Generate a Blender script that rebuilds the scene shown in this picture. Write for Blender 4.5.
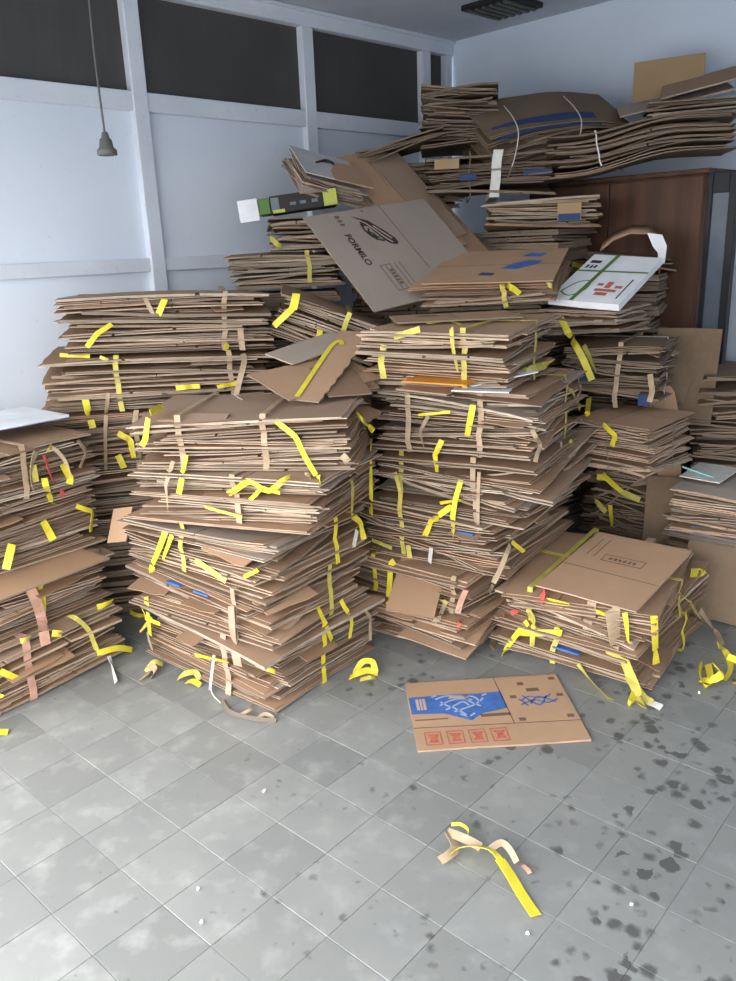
import bpy, bmesh, math, random
from mathutils import Vector, Matrix, Euler
for o in list(bpy.data.objects): bpy.data.objects.remove(o)
S = bpy.context.scene
COL = S.collection
R = math.radians

# ------------------------------------------------------------------ camera
cd = bpy.data.cameras.new('camera'); cam = bpy.data.objects.new('camera', cd); COL.objects.link(cam)
cd.sensor_fit = 'VERTICAL'; cd.sensor_height = 24.0; cd.lens = 803.0 / 981.0 * 24.0
cd.clip_start = 0.05
F_ = Vector((0, math.cos(R(16.9)), -math.sin(R(16.9)))); R_ = Vector((1, 0, 0)); U_ = R_.cross(F_)
R2 = R_ * math.cos(R(-2.28)) + U_ * math.sin(R(-2.28)); U2 = R2.cross(F_)
m = Matrix((R2, U2, -F_)).transposed().to_4x4(); m.translation = (0, 0, 1.61)
cam.matrix_world = m
S.camera = cam

# ------------------------------------------------------------------ light: overcast daylight through the open left front of the room
w = bpy.data.worlds.new('overcast_sky'); S.world = w; w.use_nodes = True
wt = w.node_tree; bg = wt.nodes['Background']; bg.inputs[1].default_value = 8.9
# overcast sky: brighter towards the zenith, dull ground below the horizon
tc = wt.nodes.new('ShaderNodeTexCoord'); sp = wt.nodes.new('ShaderNodeSeparateXYZ'); wt.links.new(tc.outputs['Generated'], sp.inputs[0])
rp = wt.nodes.new('ShaderNodeValToRGB'); mr = wt.nodes.new('ShaderNodeMapRange')
mr.inputs['From Min'].default_value = -1.0; wt.links.new(sp.outputs[2], mr.inputs['Value']); wt.links.new(mr.outputs[0], rp.inputs[0])
for q, (p_, c_) in zip((rp.color_ramp.elements[0], rp.color_ramp.elements[1], rp.color_ramp.elements.new(0.5), rp.color_ramp.elements.new(0.52)),
                       ((0.0, (0.33, 0.33, 0.325)), (1.0, (0.92, 0.91, 0.895)), (0.498, (0.33, 0.33, 0.325)), (0.51, (1.0, 0.99, 0.975)))):
    q.position = p_; q.color = (*c_, 1)
wt.links.new(rp.outputs[0], bg.inputs[0])
S.view_settings.view_transform = 'Standard'; S.view_settings.look = 'None'
S.view_settings.gamma = 1.0; S.view_settings.use_curve_mapping = False
S.view_settings.exposure = 0.0

# room axes: d1 runs along the panelled left wall, d2 along the right wall
YW = R(44.3)
D1 = Vector((math.cos(YW), math.sin(YW), 0)); D2 = Vector((-math.sin(YW), math.cos(YW), 0))
def uv(u, v, z=0.0): return D1 * u + D2 * v + Vector((0, 0, z))
ROOM = Matrix((D1, D2, Vector((0, 0, 1)))).transposed().to_4x4()
WV = 3.95      # left wall plane (v)
WU = 4.81      # right wall plane (u)
CZ = 2.93      # ceiling
U0, V0 = -0.5, -1.6   # open front (u) and added near wall (v)

# ------------------------------------------------------------------ material helpers
class NT:
    def __init__(s, name, rough=0.8, spec=0.3):
        s.m = bpy.data.materials.new(name); s.m.use_nodes = True; s.t = s.m.node_tree
        s.b = s.t.nodes['Principled BSDF']; s.b.inputs['Roughness'].default_value = rough
        s.b.inputs['Specular IOR Level'].default_value = spec
    def n(s, kind, **kw):
        k = s.t.nodes.new(kind)
        for a, v in kw.items():
            if a in k.inputs: k.inputs[a].default_value = v
            else: setattr(k, a, v)
        return k
    def l(s, a, b): s.t.links.new(a, b)
    def noise(s, scale, detail=4, vec=None, rough=0.55):
        k = s.n('ShaderNodeTexNoise'); k.inputs['Scale'].default_value = scale
        k.inputs['Detail'].default_value = detail; k.inputs['Roughness'].default_value = rough
        if vec is not None: s.l(vec, k.inputs['Vector'])
        return k.outputs['Fac']
    def ramp(s, fac, stops, interp='LINEAR'):
        k = s.n('ShaderNodeValToRGB'); s.l(fac, k.inputs[0]); e = k.color_ramp; e.interpolation = interp
        while len(e.elements) < len(stops): e.elements.new(0.5)
        for q, (p, c) in zip(e.elements, stops):
            q.position = p; q.color = (*c, 1) if len(c) == 3 else c
        return k.outputs[0]
    def mix(s, fac, a, b, mode='MIX'):
        k = s.n('ShaderNodeMix', data_type='RGBA', blend_type=mode)
        for sock, v in ((0, fac), (6, a), (7, b)):
            if hasattr(v, 'is_output'): s.l(v, k.inputs[sock])
            elif sock == 0: k.inputs[0].default_value = v
            else: k.inputs[sock].default_value = (*v, 1)
        return k.outputs[2]
    def math(s, op, a, b=None):
        k = s.n('ShaderNodeMath', operation=op)
        for i, v in enumerate((a, b)):
            if v is None: continue
            if hasattr(v, 'is_output'): s.l(v, k.inputs[i])
            else: k.inputs[i].default_value = v
        return k.outputs[0]
    def bump(s, h, strength=0.2, dist=0.01):
        k = s.n('ShaderNodeBump'); k.inputs['Strength'].default_value = strength; k.inputs['Distance'].default_value = dist
        s.l(h, k.inputs['Height']); s.l(k.outputs[0], s.b.inputs['Normal'])
    def col(s, c):
        if hasattr(c, 'is_output'): s.l(c, s.b.inputs['Base Color'])
        else: s.b.inputs['Base Color'].default_value = (*c, 1)
    @property
    def obj(s): return s.n('ShaderNodeTexCoord').outputs['Object']
    @property
    def pos(s): return s.n('ShaderNodeNewGeometry').outputs['Position']
    @property
    def rnd(s): return s.n('ShaderNodeObjectInfo').outputs['Random']

M = {}
def simple(name, c, rough=0.8, spec=0.3, var=0.12, scale=6.0):
    k = NT(name, rough, spec)
    f = k.noise(scale, 5, k.obj)
    a = tuple(min(1, x * (1 + var)) for x in c); b = tuple(x * (1 - var) for x in c)
    k.col(k.ramp(f, [(0.3, b), (0.7, a)])); M[name] = k.m
    return k

def scaled_vec(k, vec, sc):
    mp = k.n('ShaderNodeMapping'); mp.inputs['Scale'].default_value = sc; k.l(vec, mp.inputs['Vector']); return mp.outputs[0]

def board(name, stops, edge=False):
    k = NT(name, 0.86, 0.2)
    base = k.ramp(k.rnd, stops, 'LINEAR')
    n1 = k.noise(5.0, 5, k.pos); n2 = k.noise(38.0, 3, k.pos)
    c = k.mix(k.math('MULTIPLY', n1, 0.75), base, (0.72, 0.68, 0.66), 'MULTIPLY')
    dust = k.ramp(n2, [(0.45, (0, 0, 0)), (0.75, (1, 1, 1))])
    c = k.mix(k.math('MULTIPLY', dust, 0.14), c, (0.30, 0.25, 0.20))
    if edge:
        pa = k.ramp(k.noise(1.0, 3, scaled_vec(k, k.pos, (9, 9, 60))), [(0.38, (0, 0, 0)), (0.66, (0.5, 0.5, 0.5))]); c = k.mix(pa, c, (0.20, 0.16, 0.12))
        st = k.noise(1.0, 2, scaled_vec(k, k.obj, (10, 10, 500)))
        c = k.mix(k.ramp(st, [(0.5, (0, 0, 0)), (0.7, (0.6, 0.6, 0.6))]), c, (0.16, 0.12, 0.09))
    else:
        fl = k.noise(1.0, 2, scaled_vec(k, k.obj, (4, 260, 4)))
        k.bump(fl, 0.12, 0.002)
    k.col(c); M[name] = k.m
board('kraft', [(0.0, (0.26, 0.165, 0.105)), (0.35, (0.34, 0.215, 0.135)), (0.7, (0.42, 0.27, 0.17)), (1.0, (0.34, 0.25, 0.185))])
board('kraft_edge', [(0.0, (0.15, 0.12, 0.09)), (0.14, (0.32, 0.26, 0.20)), (0.28, (0.50, 0.40, 0.30)), (0.40, (0.26, 0.205, 0.155)), (0.52, (0.56, 0.45, 0.34)), (0.64, (0.60, 0.39, 0.27)), (0.74, (0.33, 0.285, 0.24)), (0.86, (0.68, 0.58, 0.46)), (1.0, (0.42, 0.27, 0.18))], True)
board('old_shaded_kraft', [(0.0, (0.165, 0.115, 0.08)), (0.5, (0.21, 0.15, 0.10)), (1.0, (0.26, 0.185, 0.125))])  # dark from age and dirt, with the shade of the back painted in
board('old_shaded_edge', [(0.0, (0.20, 0.155, 0.115)), (0.5, (0.27, 0.205, 0.15)), (0.85, (0.31, 0.235, 0.17)), (1.0, (0.40, 0.30, 0.20))], True)  # edges of the same stock, shade put into the colour as well
board('kraft_tan', [(0.0, (0.45, 0.285, 0.175)), (1.0, (0.50, 0.325, 0.205))])
board('kraft_ochre', [(0.0, (0.38, 0.265, 0.145)), (1.0, (0.43, 0.30, 0.17))])
board('kraft_grey', [(0.0, (0.36, 0.31, 0.265)), (1.0, (0.42, 0.355, 0.30))])
simple('white_board', (0.75, 0.77, 0.80), 0.6)
simple('black_print', (0.030, 0.027, 0.026), 0.7)
simple('brown_print', (0.16, 0.10, 0.07), 0.8)
simple('blue_print', (0.055, 0.14, 0.40), 0.7, var=0.2, scale=20)
simple('dark_blue_print', (0.03, 0.055, 0.15), 0.7)
simple('red_print', (0.46, 0.13, 0.09), 0.7, var=0.2, scale=60)
simple('tan_print', (0.48, 0.36, 0.29), 0.8)
simple('pale_blue_print', (0.33, 0.42, 0.60), 0.8)
simple('green_print', (0.10, 0.20, 0.05), 0.6)
simple('lime_print', (0.42, 0.44, 0.09), 0.6)
simple('orange_print', (0.75, 0.30, 0.04), 0.6)
simple('tape_yellow', (0.74, 0.63, 0.05), 0.45, 0.4, 0.12, 15)
simple('tape_dull', (0.52, 0.45, 0.10), 0.55, 0.3, 0.2, 20)
simple('tape_tan', (0.40, 0.30, 0.20), 0.6, 0.3, 0.2, 20)
simple('tape_white', (0.66, 0.64, 0.60), 0.5, 0.3, 0.12, 20)
simple('tape_red', (0.62, 0.10, 0.08), 0.5, 0.3, 0.15, 20)
simple('tape_pink', (0.52, 0.30, 0.22), 0.6, 0.3, 0.25, 20)
simple('string_grey', (0.17, 0.14, 0.11), 0.8)
simple('teal_strip', (0.20, 0.62, 0.58), 0.4)
simple('dark_plastic', (0.10, 0.105, 0.095), 0.5)
simple('cord', (0.10, 0.10, 0.10), 0.6)
simple('dark_frame', (0.018, 0.020, 0.024), 0.5)
simple('grey_panel', (0.115, 0.14, 0.175), 0.35)
simple('blue_sheeting', (0.03, 0.06, 0.12), 0.4)

k = NT('white_paint', 0.55, 0.3)
n1 = k.noise(1.6, 5, k.pos); n2 = k.noise(30, 4, k.pos)
c = k.ramp(n1, [(0.3, (0.70, 0.77, 0.87)), (0.7, (0.75, 0.82, 0.915))])
k.col(k.mix(k.ramp(n2, [(0.66, (0, 0, 0)), (0.8, (0.35, 0.35, 0.35))]), c, (0.5, 0.5, 0.5))); k.bump(n2, 0.05, 0.002); M['white_paint'] = k.m
k = NT('batten_paint', 0.55, 0.3)
n1 = k.noise(3, 5, k.pos); n2 = k.noise(45, 4, k.pos)
c = k.ramp(n1, [(0.3, (0.64, 0.69, 0.77)), (0.7, (0.73, 0.78, 0.86))])
k.col(k.mix(k.ramp(n2, [(0.62, (0, 0, 0)), (0.8, (0.5, 0.5, 0.5))]), c, (0.42, 0.40, 0.38))); k.bump(n2, 0.1, 0.002); M['batten_paint'] = k.m
k = NT('plaster', 0.8, 0.2)
n1 = k.noise(1.2, 6, k.pos); k.col(k.ramp(n1, [(0.3, (0.60, 0.68, 0.80)), (0.7, (0.69, 0.77, 0.88))]))
k.bump(k.noise(60, 3, k.pos), 0.06, 0.003); M['plaster'] = k.m
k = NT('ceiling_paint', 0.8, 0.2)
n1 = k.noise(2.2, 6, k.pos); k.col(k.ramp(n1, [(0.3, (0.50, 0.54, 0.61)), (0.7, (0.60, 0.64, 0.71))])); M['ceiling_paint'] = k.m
k = NT('dusty_dark_pane', 0.55, 0.35)
n1 = k.noise(1.3, 6, k.pos); n2 = k.noise(1.0, 4, scaled_vec(k, k.pos, (14, 14, 3)))
c = k.mix(n2, k.ramp(n1, [(0.3, (0.055, 0.052, 0.050)), (0.72, (0.105, 0.10, 0.095))]), (0.06, 0.058, 0.056)); k.col(c); M['dusty_dark_pane'] = k.m
k = NT('brown_plywood', 0.6, 0.3)
n1 = k.noise(1.0, 5, scaled_vec(k, k.pos, (10, 10, 1.2))); k.col(k.ramp(n1, [(0.3, (0.065, 0.033, 0.022)), (0.7, (0.125, 0.064, 0.04))])); M['brown_plywood'] = k.m

# floor tiles: pale worn cement with dark oily drops, mostly towards the right
k = NT('cement_tile', 0.5, 0.4)
p = k.pos
n1 = k.noise(3.0, 6, p, 0.6); n2 = k.noise(11.0, 5, p); n3 = k.noise(60, 4, p)
base = k.ramp(k.rnd, [(0.0, (0.225, 0.23, 0.22)), (0.5, (0.27, 0.274, 0.264)), (1.0, (0.325, 0.33, 0.318))])
c = k.mix(k.ramp(n1, [(0.35, (0, 0, 0)), (0.7, (0.8, 0.8, 0.8))]), base, (0.215, 0.222, 0.22))
c = k.mix(k.ramp(n2, [(0.52, (0, 0, 0)), (0.75, (0.55, 0.55, 0.55))]), c, (0.44, 0.44, 0.43))
sx = k.n('ShaderNodeSeparateXYZ'); k.l(p, sx.inputs[0])
mask = k.n('ShaderNodeMapRange'); k.l(k.math('SUBTRACT', sx.outputs[0], k.math('MULTIPLY', k.noise(1.6, 3, p), 0.9)), mask.inputs['Value'])
mask.inputs['From Min'].default_value = -1.0; mask.inputs['From Max'].default_value = 0.25; mask.clamp = True
c = k.mix(k.math('MULTIPLY', mask.outputs[0], 0.55), c, (0.185, 0.19, 0.187))
vo = k.n('ShaderNodeTexVoronoi'); vo.inputs['Scale'].default_value = 24.0; vo.inputs['Randomness'].default_value = 1.0
dp = k.n('ShaderNodeVectorMath', operation='ADD'); k.l(p, dp.inputs[0])
dn = k.n('ShaderNodeTexNoise'); dn.inputs['Scale'].default_value = 30; k.l(p, dn.inputs['Vector'])
ds = k.n('ShaderNodeVectorMath', operation='SCALE'); k.l(dn.outputs['Color'], ds.inputs[0]); ds.inputs['Scale'].default_value = 0.035
k.l(ds.outputs[0], dp.inputs[1]); k.l(dp.outputs[0], vo.inputs['Vector'])
sv = k.n('ShaderNodeSeparateColor'); k.l(vo.outputs['Color'], sv.inputs[0])
rad = k.math('MULTIPLY', k.math('POWER', sv.outputs[0], 2.2), k.math('ADD', k.math('MULTIPLY', mask.outputs[0], 0.62), 0.14))
rad = k.math('MULTIPLY', rad, k.ramp(k.noise(2.3, 2, p), [(0.38, (0.15, 0.15, 0.15)), (0.62, (1.3, 1.3, 1.3))]))
spot = k.n('ShaderNodeMapRange'); k.l(k.math('SUBTRACT', rad, vo.outputs['Distance']), spot.inputs['Value'])
spot.inputs['From Min'].default_value = -0.08; spot.inputs['From Max'].default_value = 0.22; spot.clamp = True
c = k.mix(k.math('MULTIPLY', spot.outputs[0], 0.78), c, (0.055, 0.055, 0.053))
k.col(c); k.bump(n3, 0.08, 0.002)
k.l(k.ramp(n1, [(0.3, (0.30, 0.30, 0.30)), (0.7, (0.5, 0.5, 0.5))]), k.b.inputs['Roughness']); M['cement_tile'] = k.m
simple('grout', (0.27, 0.27, 0.265), 0.9)

# ------------------------------------------------------------------ mesh helpers
def add_obj(name, me, mat=None, parent=None, loc=None, rot=None):
    o = bpy.data.objects.new(name, me); COL.objects.link(o)
    if mat is not None and me is not None and not me.materials: me.materials.append(M[mat])
    if parent is not None: o.parent = parent
    if loc is not None: o.location = loc
    if rot is not None: o.rotation_euler = rot
    return o
def tag(o, label=None, cat=None, group=None, kind=None):
    for a, v in (('label', label), ('category', cat), ('group', group), ('kind', kind)):
        if v: o[a] = v
    return o
def empty(name, loc=(0, 0, 0), rot=(0, 0, 0)):
    o = bpy.data.objects.new(name, None); COL.objects.link(o); o.location = loc; o.rotation_euler = rot
    o.empty_display_size = 0.05
    return o
def mesh(name, verts, faces, smooth=False):
    me = bpy.data.meshes.new(name); me.from_pydata([tuple(v) for v in verts], [], faces); me.update()
    if smooth:
        for p_ in me.polygons: p_.use_smooth = True
    return me
def box_me(name, x0, x1, y0, y1, z0, z1, bevel=0.0):
    bm = bmesh.new(); bmesh.ops.create_cube(bm, size=1)
    for v in bm.verts: v.co = Vector(((x0 + x1) / 2 + v.co.x * (x1 - x0), (y0 + y1) / 2 + v.co.y * (y1 - y0), (z0 + z1) / 2 + v.co.z * (z1 - z0)))
    if bevel: bmesh.ops.bevel(bm, geom=bm.edges[:], offset=bevel, segments=1, affect='EDGES')
    me = bpy.data.meshes.new(name); bm.to_mesh(me); bm.free(); return me
def room_box(name, mat, u0, u1, v0, v1, z0, z1, parent=None, bevel=0.0):
    o = add_obj(name, box_me(name, u0, u1, v0, v1, z0, z1, bevel), mat, parent)
    if parent is None: o.matrix_world = ROOM
    return o
def ribbon_me(name, pts, width, side, thick=0.0012, twist=None):
    """flat tape along pts; side = vector(s) across the tape"""
    pts = [Vector(q) for q in pts]; n = len(pts); vs = []; fs = []
    for i, q in enumerate(pts):
        t = (pts[min(i + 1, n - 1)] - pts[max(i - 1, 0)]); t = t.normalized() if t.length > 1e-6 else Vector((0, 0, 1))
        s = Vector(side[i] if isinstance(side, list) else side); s = s - t * s.dot(t)
        s = s.normalized() if s.length > 1e-5 else t.orthogonal().normalized()
        if twist: s = Matrix.Rotation(twist[i] if isinstance(twist, list) else twist * i / (n - 1), 3, t) @ s
        nn = t.cross(s) * thick / 2; wv = s * (width[i] if isinstance(width, list) else width) / 2
        vs += [q - wv - nn, q + wv - nn, q + wv + nn, q - wv + nn]
    for i in range(n - 1):
        a, b = 4 * i, 4 * i + 4
        for j in range(4): fs.append((a + j, a + (j + 1) % 4, b + (j + 1) % 4, b + j))
    fs += [(3, 2, 1, 0), (4 * n - 4, 4 * n - 3, 4 * n - 2, 4 * n - 1)]
    return mesh(name, vs, fs)
def smooth_path(pts, per=5):
    pts = [Vector(q) for q in pts]; out = []
    for i in range(len(pts) - 1):
        p0, p1, p2, p3 = pts[max(i - 1, 0)], pts[i], pts[i + 1], pts[min(i + 2, len(pts) - 1)]
        for j in range(per):
            t = j / per
            out.append(0.5 * ((2 * p1) + (p2 - p0) * t + (2 * p0 - 5 * p1 + 4 * p2 - p3) * t * t + (3 * p1 - p0 - 3 * p2 + p3) * t ** 3))
    out.append(pts[-1]); return out
def tube_me(name, pts, r, seg=6):
    pts = [Vector(q) for q in pts]; n = len(pts); vs = []; fs = []
    for i, q in enumerate(pts):
        t = (pts[min(i + 1, n - 1)] - pts[max(i - 1, 0)]).normalized(); a = t.orthogonal().normalized() if i == 0 else (pa - t * pa.dot(t)).normalized()
        pa = a; b = t.cross(a)
        for j in range(seg):
            an = 2 * math.pi * j / seg; vs.append(q + (a * math.cos(an) + b * math.sin(an)) * r)
    for i in range(n - 1):
        for j in range(seg): fs.append((i * seg + j, i * seg + (j + 1) % seg, (i + 1) * seg + (j + 1) % seg, (i + 1) * seg + j))
    fs += [tuple(reversed(range(seg))), tuple(range((n - 1) * seg, n * seg))]
    return mesh(name, vs, fs, True)
def lathe_me(name, prof, seg=20):
    vs = []; fs = []
    for r_, z in prof:
        for j in range(seg):
            a = 2 * math.pi * j / seg; vs.append((r_ * math.cos(a), r_ * math.sin(a), z))
    for i in range(len(prof) - 1):
        for j in range(seg): fs.append((i * seg + j, i * seg + (j + 1) % seg, (i + 1) * seg + (j + 1) % seg, (i + 1) * seg + j))
    fs += [tuple(reversed(range(seg))), tuple(range((len(prof) - 1) * seg, len(prof) * seg))]
    return mesh(name, vs, fs, True)
def plate_me(name, pts, th):
    """extruded outline in the xy plane, top at z = th"""
    n = len(pts)
    vs = [(x, y, 0) for x, y in pts] + [(x, y, th) for x, y in pts]
    fs = [tuple(reversed(range(n))), tuple(range(n, 2 * n))] + [(i, (i + 1) % n, n + (i + 1) % n, n + i) for i in range(n)]
    return mesh(name, vs, fs)
def text_me(name, s, size):
    cu = bpy.data.curves.new(name, 'FONT'); cu.body = s; cu.size = size; cu.align_x = 'CENTER'; cu.align_y = 'CENTER'; cu.extrude = 0.0004; cu.offset = size * 0.022
    t = bpy.data.objects.new(name, cu); COL.objects.link(t); bpy.context.view_layer.update()
    me = bpy.data.meshes.new_from_object(t.evaluated_get(bpy.context.evaluated_depsgraph_get())); me.name = name
    bpy.data.objects.remove(t); bpy.data.curves.remove(cu)
    return me

# ------------------------------------------------------------------ room shell
# floor: grout bed with one object per tile where they can be told apart
TS = 0.20; YT = R(47.8); E1 = Vector((math.cos(YT), math.sin(YT), 0)); E2 = Vector((-math.sin(YT), math.cos(YT), 0))
floor = room_box('floor', 'grout', U0 - 0.1, WU + 0.1, V0 - 0.1, WV + 0.1, -0.12, -0.003); tag(floor, 'grey cement tile floor with dark oily drops', None, None, 'structure')
tile_me = box_me('tile', -TS / 2 + 0.0008, TS / 2 - 0.0008, -TS / 2 + 0.0008, TS / 2 - 0.0008, -0.02, 0.0, 0.0010); tile_me.materials.append(M['cement_tile'])
rt = random.Random(5); far_v, far_f = [], []
inv = floor.matrix_world.inverted()
for i in range(-16, 34):
    for j in range(-18, 30):
        P = E1 * (0.262 + (i + 0.5) * TS) + E2 * (-0.044 + (j + 0.5) * TS)
        u, v = P.dot(D1), P.dot(D2)
        if not (U0 < u < WU - 0.1 and V0 < v < WV - 0.1): continue
        near = 0.85 < P.y < 3.7 and abs(P.x) < 0.40 + 0.46 * P.y      # the open part of the floor
        z = -0.0002 - rt.random() * 0.0012
        if near:
            t = add_obj('tile', tile_me, None, floor); t.location = inv @ Vector((P.x, P.y, z)); t.rotation_euler = (R(rt.uniform(-.12, .12)), R(rt.uniform(-.12, .12)), YT - YW)
        else:
            b = len(far_v); h = TS / 2 - 0.0015
            far_v += [inv @ (P + E1 * a * h + E2 * c_ * h + Vector((0, 0, z))) for a, c_ in ((-1, -1), (1, -1), (1, 1), (-1, 1))]; far_f.append((b, b + 1, b + 2, b + 3))
tag(add_obj('tile_field', mesh('tile_field', far_v, far_f), 'cement_tile', floor), None, None, None, 'stuff')

wf = room_box('added_lintel', 'plaster', U0 - 0.12, U0, V0, WV, 2.30, CZ); tag(wf, None, None, None, 'structure')   # unseen lintel added over the open front to cut light to the back
ceil = room_box('ceiling', 'ceiling_paint', U0, WU + 0.1, V0, WV + 0.1, CZ, CZ + 0.1); tag(ceil, None, None, None, 'structure')
wr = room_box('wall_right', 'plaster', WU, WU + 0.12, V0, WV, -0.12, CZ); tag(wr, None, None, None, 'structure')
wn = room_box('added_near_wall', 'plaster', U0, WU, V0 - 0.12, V0, -0.12, CZ); tag(wn, None, None, None, 'structure')  # unseen wall beyond the camera, added to reduce light from that side
wl = room_box('wall_left', 'plaster', U0, WU, WV + 0.03, WV + 0.12, -0.12, CZ); tag(wl, 'white boarded partition wall with battens and dark upper panes', None, None, 'structure')
posts = [-0.46, 0.06, 1.2, 2.34, 3.48, 4.53, 4.765]
for a, b in zip(posts[:-1], posts[1:]):
    room_box('panel', 'white_paint', a + 0.004, b - 0.004, WV + 0.01, WV + 0.03, 1.562, 2.35, wl)
    room_box('panel', 'white_paint', a + 0.004, b - 0.004, WV + 0.01, WV + 0.03, 0.0, 1.556, wl)
    room_box('rail', 'batten_paint', a + 0.04, b - 0.04, WV - 0.022, WV + 0.01, 1.525, 1.595, wl, 0.003)
    room_box('rail', 'batten_paint', a + 0.04, b - 0.04, WV - 0.026, WV + 0.02, 2.305, 2.395, wl, 0.003)
for a in posts:
    wd = 0.042 if a < 4.7 else 0.03
    room_box('post', 'batten_paint', a - wd, a + wd, WV - 0.034, WV + 0.03, 0.0, 2.84, wl, 0.004)
room_box('top_beam', 'batten_paint', U0, WU - 0.002, WV - 0.04, WV + 0.03, 2.84, CZ - 0.012, wl, 0.004)
room_box('cover_strip', 'batten_paint', U0, WU - 0.002, WV - 0.06, WV + 0.03, CZ - 0.02, CZ - 0.001, wl, 0.003)
wi = 0
for a, b in zip(posts[:-1], posts[1:]):
    wi += 1
    o = room_box('window_%d' % wi, 'dusty_dark_pane', a + 0.03, b - 0.03, WV + 0.016, WV + 0.028, 2.39, 2.845); tag(o, None, None, None, 'structure')

# dark ceiling fitting at the top edge
vt = empty('ceiling_vent', uv(4.33, 3.16, CZ)); vt.rotation_euler = (0, 0, YW)
add_obj('frame', box_me('frame', -0.17, 0.17, -0.17, 0.17, -0.03, 0.0, 0.004), 'dark_frame', vt)
for q in range(6): add_obj('slat', box_me('slat', -0.15, 0.15, -0.14 + q * 0.05, -0.115 + q * 0.05, -0.042, -0.03, 0.003), 'dark_plastic', vt)
tag(vt, 'dark slatted vent set in the ceiling near the corner', 'vent')

# cord with hanging socket
hl = empty('hanging_lamp_socket', (-0.853, 3.0, 1.95))
add_obj('cord', tube_me('cord', smooth_path([(-0.004, 0, CZ - 1.95), (0.004, 0, 0.6), (-0.002, 0, 0.3), (0, 0, 0.055)]), 0.0042), 'cord', hl)
add_obj('socket', lathe_me('socket', [(0.006, 0.07), (0.011, 0.066), (0.014, 0.05), (0.02, 0.045), (0.024, 0.02), (0.033, 0.012), (0.034, -0.004), (0.028, -0.006)], 18), 'dark_plastic', hl)
add_obj('ceiling_rose', lathe_me('ceiling_rose', [(0.012, CZ - 1.98), (0.03, CZ - 1.965), (0.04, CZ - 1.951)], 16), 'dark_plastic', hl)
add_obj('pull_string', tube_me('pull_string', [(0.026, -0.008, 0.0), (0.027, -0.008, -0.02), (0.028, -0.008, -0.045)], 0.001, 4), 'tape_white', hl)
tag(hl, 'dark lamp socket hanging on a thin cord before the white wall', 'lamp socket')

# ------------------------------------------------------------------ wooden cabinet and framed panel by the right wall
cb = empty('wooden_cabinet', uv(4.55, 2.40, 0), (0, 0, YW))   # local x = into the wall, y = along it
add_obj('body', box_me('body', -0.23, 0.23, -0.53, 0.53, 0.06, 1.90, 0.004), 'brown_plywood', cb)
add_obj('top', box_me('top', -0.25, 0.24, -0.55, 0.55, 1.90, 1.925, 0.004), 'brown_plywood', cb)
add_obj('plinth', box_me('plinth', -0.22, 0.22, -0.52, 0.52, 0.0, 0.06), 'brown_plywood', cb)
for s in (-1, 1):
    dr = add_obj('door', box_me('door', -0.25, -0.232, 0.004 if s > 0 else -0.525, 0.525 if s > 0 else -0.004, 0.08, 1.89, 0.003), 'brown_plywood', cb)
    add_obj('handle', box_me('handle', -0.27, -0.25, s * 0.05 - 0.008, s * 0.05 + 0.008, 0.95, 1.07, 0.004), 'dark_frame', dr)
tag(cb, 'dark brown plywood cabinet behind the piles on the right', 'cabinet')
fp = empty('framed_panel', uv(4.30, 1.775, 0), (0, 0, YW))
add_obj('pane', box_me('pane', -0.008, 0.008, -0.045, 0.045, 0.05, 1.82), 'grey_panel', fp)
for y0, y1 in ((-0.082, -0.042), (0.042, 0.066)): add_obj('stile', box_me('stile', -0.02, 0.02, y0, y1, 0.0, 1.90, 0.003), 'dark_frame', fp)
for z0, z1 in ((0.0, 0.06), (1.80, 1.90)): add_obj('rail', box_me('rail', -0.019, 0.019, -0.042, 0.042, z0, z1, 0.003), 'dark_frame', fp)
tag(fp, 'narrow blue-grey panel in a dark frame beside the brown cabinet', 'framed panel')

# ------------------------------------------------------------------ cardboard sheets
def ply(rr, bend, z, th, nx, ny, x0, x1, y0, y1, slots):
    """one corrugated ply: grid slab with ragged rim and cut slots between flaps"""
    xs = [x0 + (x1 - x0) * i / nx for i in range(nx + 1)]; ys = [y0 + (y1 - y0) * j / ny for j in range(ny + 1)]
    for sx_ in slots:
        xs += [sx_ - 0.006, sx_ + 0.006]
    xs = sorted(xs); NX, NY = len(xs) - 1, ny
    jx = [[rr.gauss(0, 0.006) for _ in ys] for _ in xs]; jy = [[rr.gauss(0, 0.0035) for _ in ys] for _ in xs]
    hole = set()
    for i in range(NX):
        if xs[i + 1] - xs[i] < 0.0125 and any(abs((xs[i] + xs[i + 1]) / 2 - s) < 0.002 for s in slots):
            hole |= {(i, 0), (i, NY - 1)}
    vs = []; idx = {}
    for lay in (0, 1):
        for i, x in enumerate(xs):
            for j, y in enumerate(ys):
                rim = i in (0, NX) or j in (0, NY)
                X = x + (jx[i][j] if rim else 0); Y = y + (jy[i][j] if rim else 0)
                idx[lay, i, j] = len(vs); vs.append((X, Y, z + bend(x, y) + lay * th))
    fs = []; mi = []
    solid = lambda i, j: 0 <= i < NX and 0 <= j < NY and (i, j) not in hole
    for i in range(NX):
        for j in range(NY):
            if not solid(i, j): continue
            fs.append((idx[1, i, j], idx[1, i + 1, j], idx[1, i + 1, j + 1], idx[1, i, j + 1])); mi.append(0)
            fs.append((idx[0, i, j], idx[0, i, j + 1], idx[0, i + 1, j + 1], idx[0, i + 1, j])); mi.append(0)
            for (di, dj, a, b) in ((-1, 0, (i, j + 1), (i, j)), (1, 0, (i + 1, j), (i + 1, j + 1)), (0, -1, (i, j), (i + 1, j)), (0, 1, (i + 1, j + 1), (i, j + 1))):
                if not solid(i + di, j + dj):
                    fs.append((idx[0, a[0], a[1]], idx[0, b[0], b[1]], idx[1, b[0], b[1]], idx[1, a[0], a[1]])); mi.append(1)
    return vs, fs, mi
THICK = {}
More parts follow.
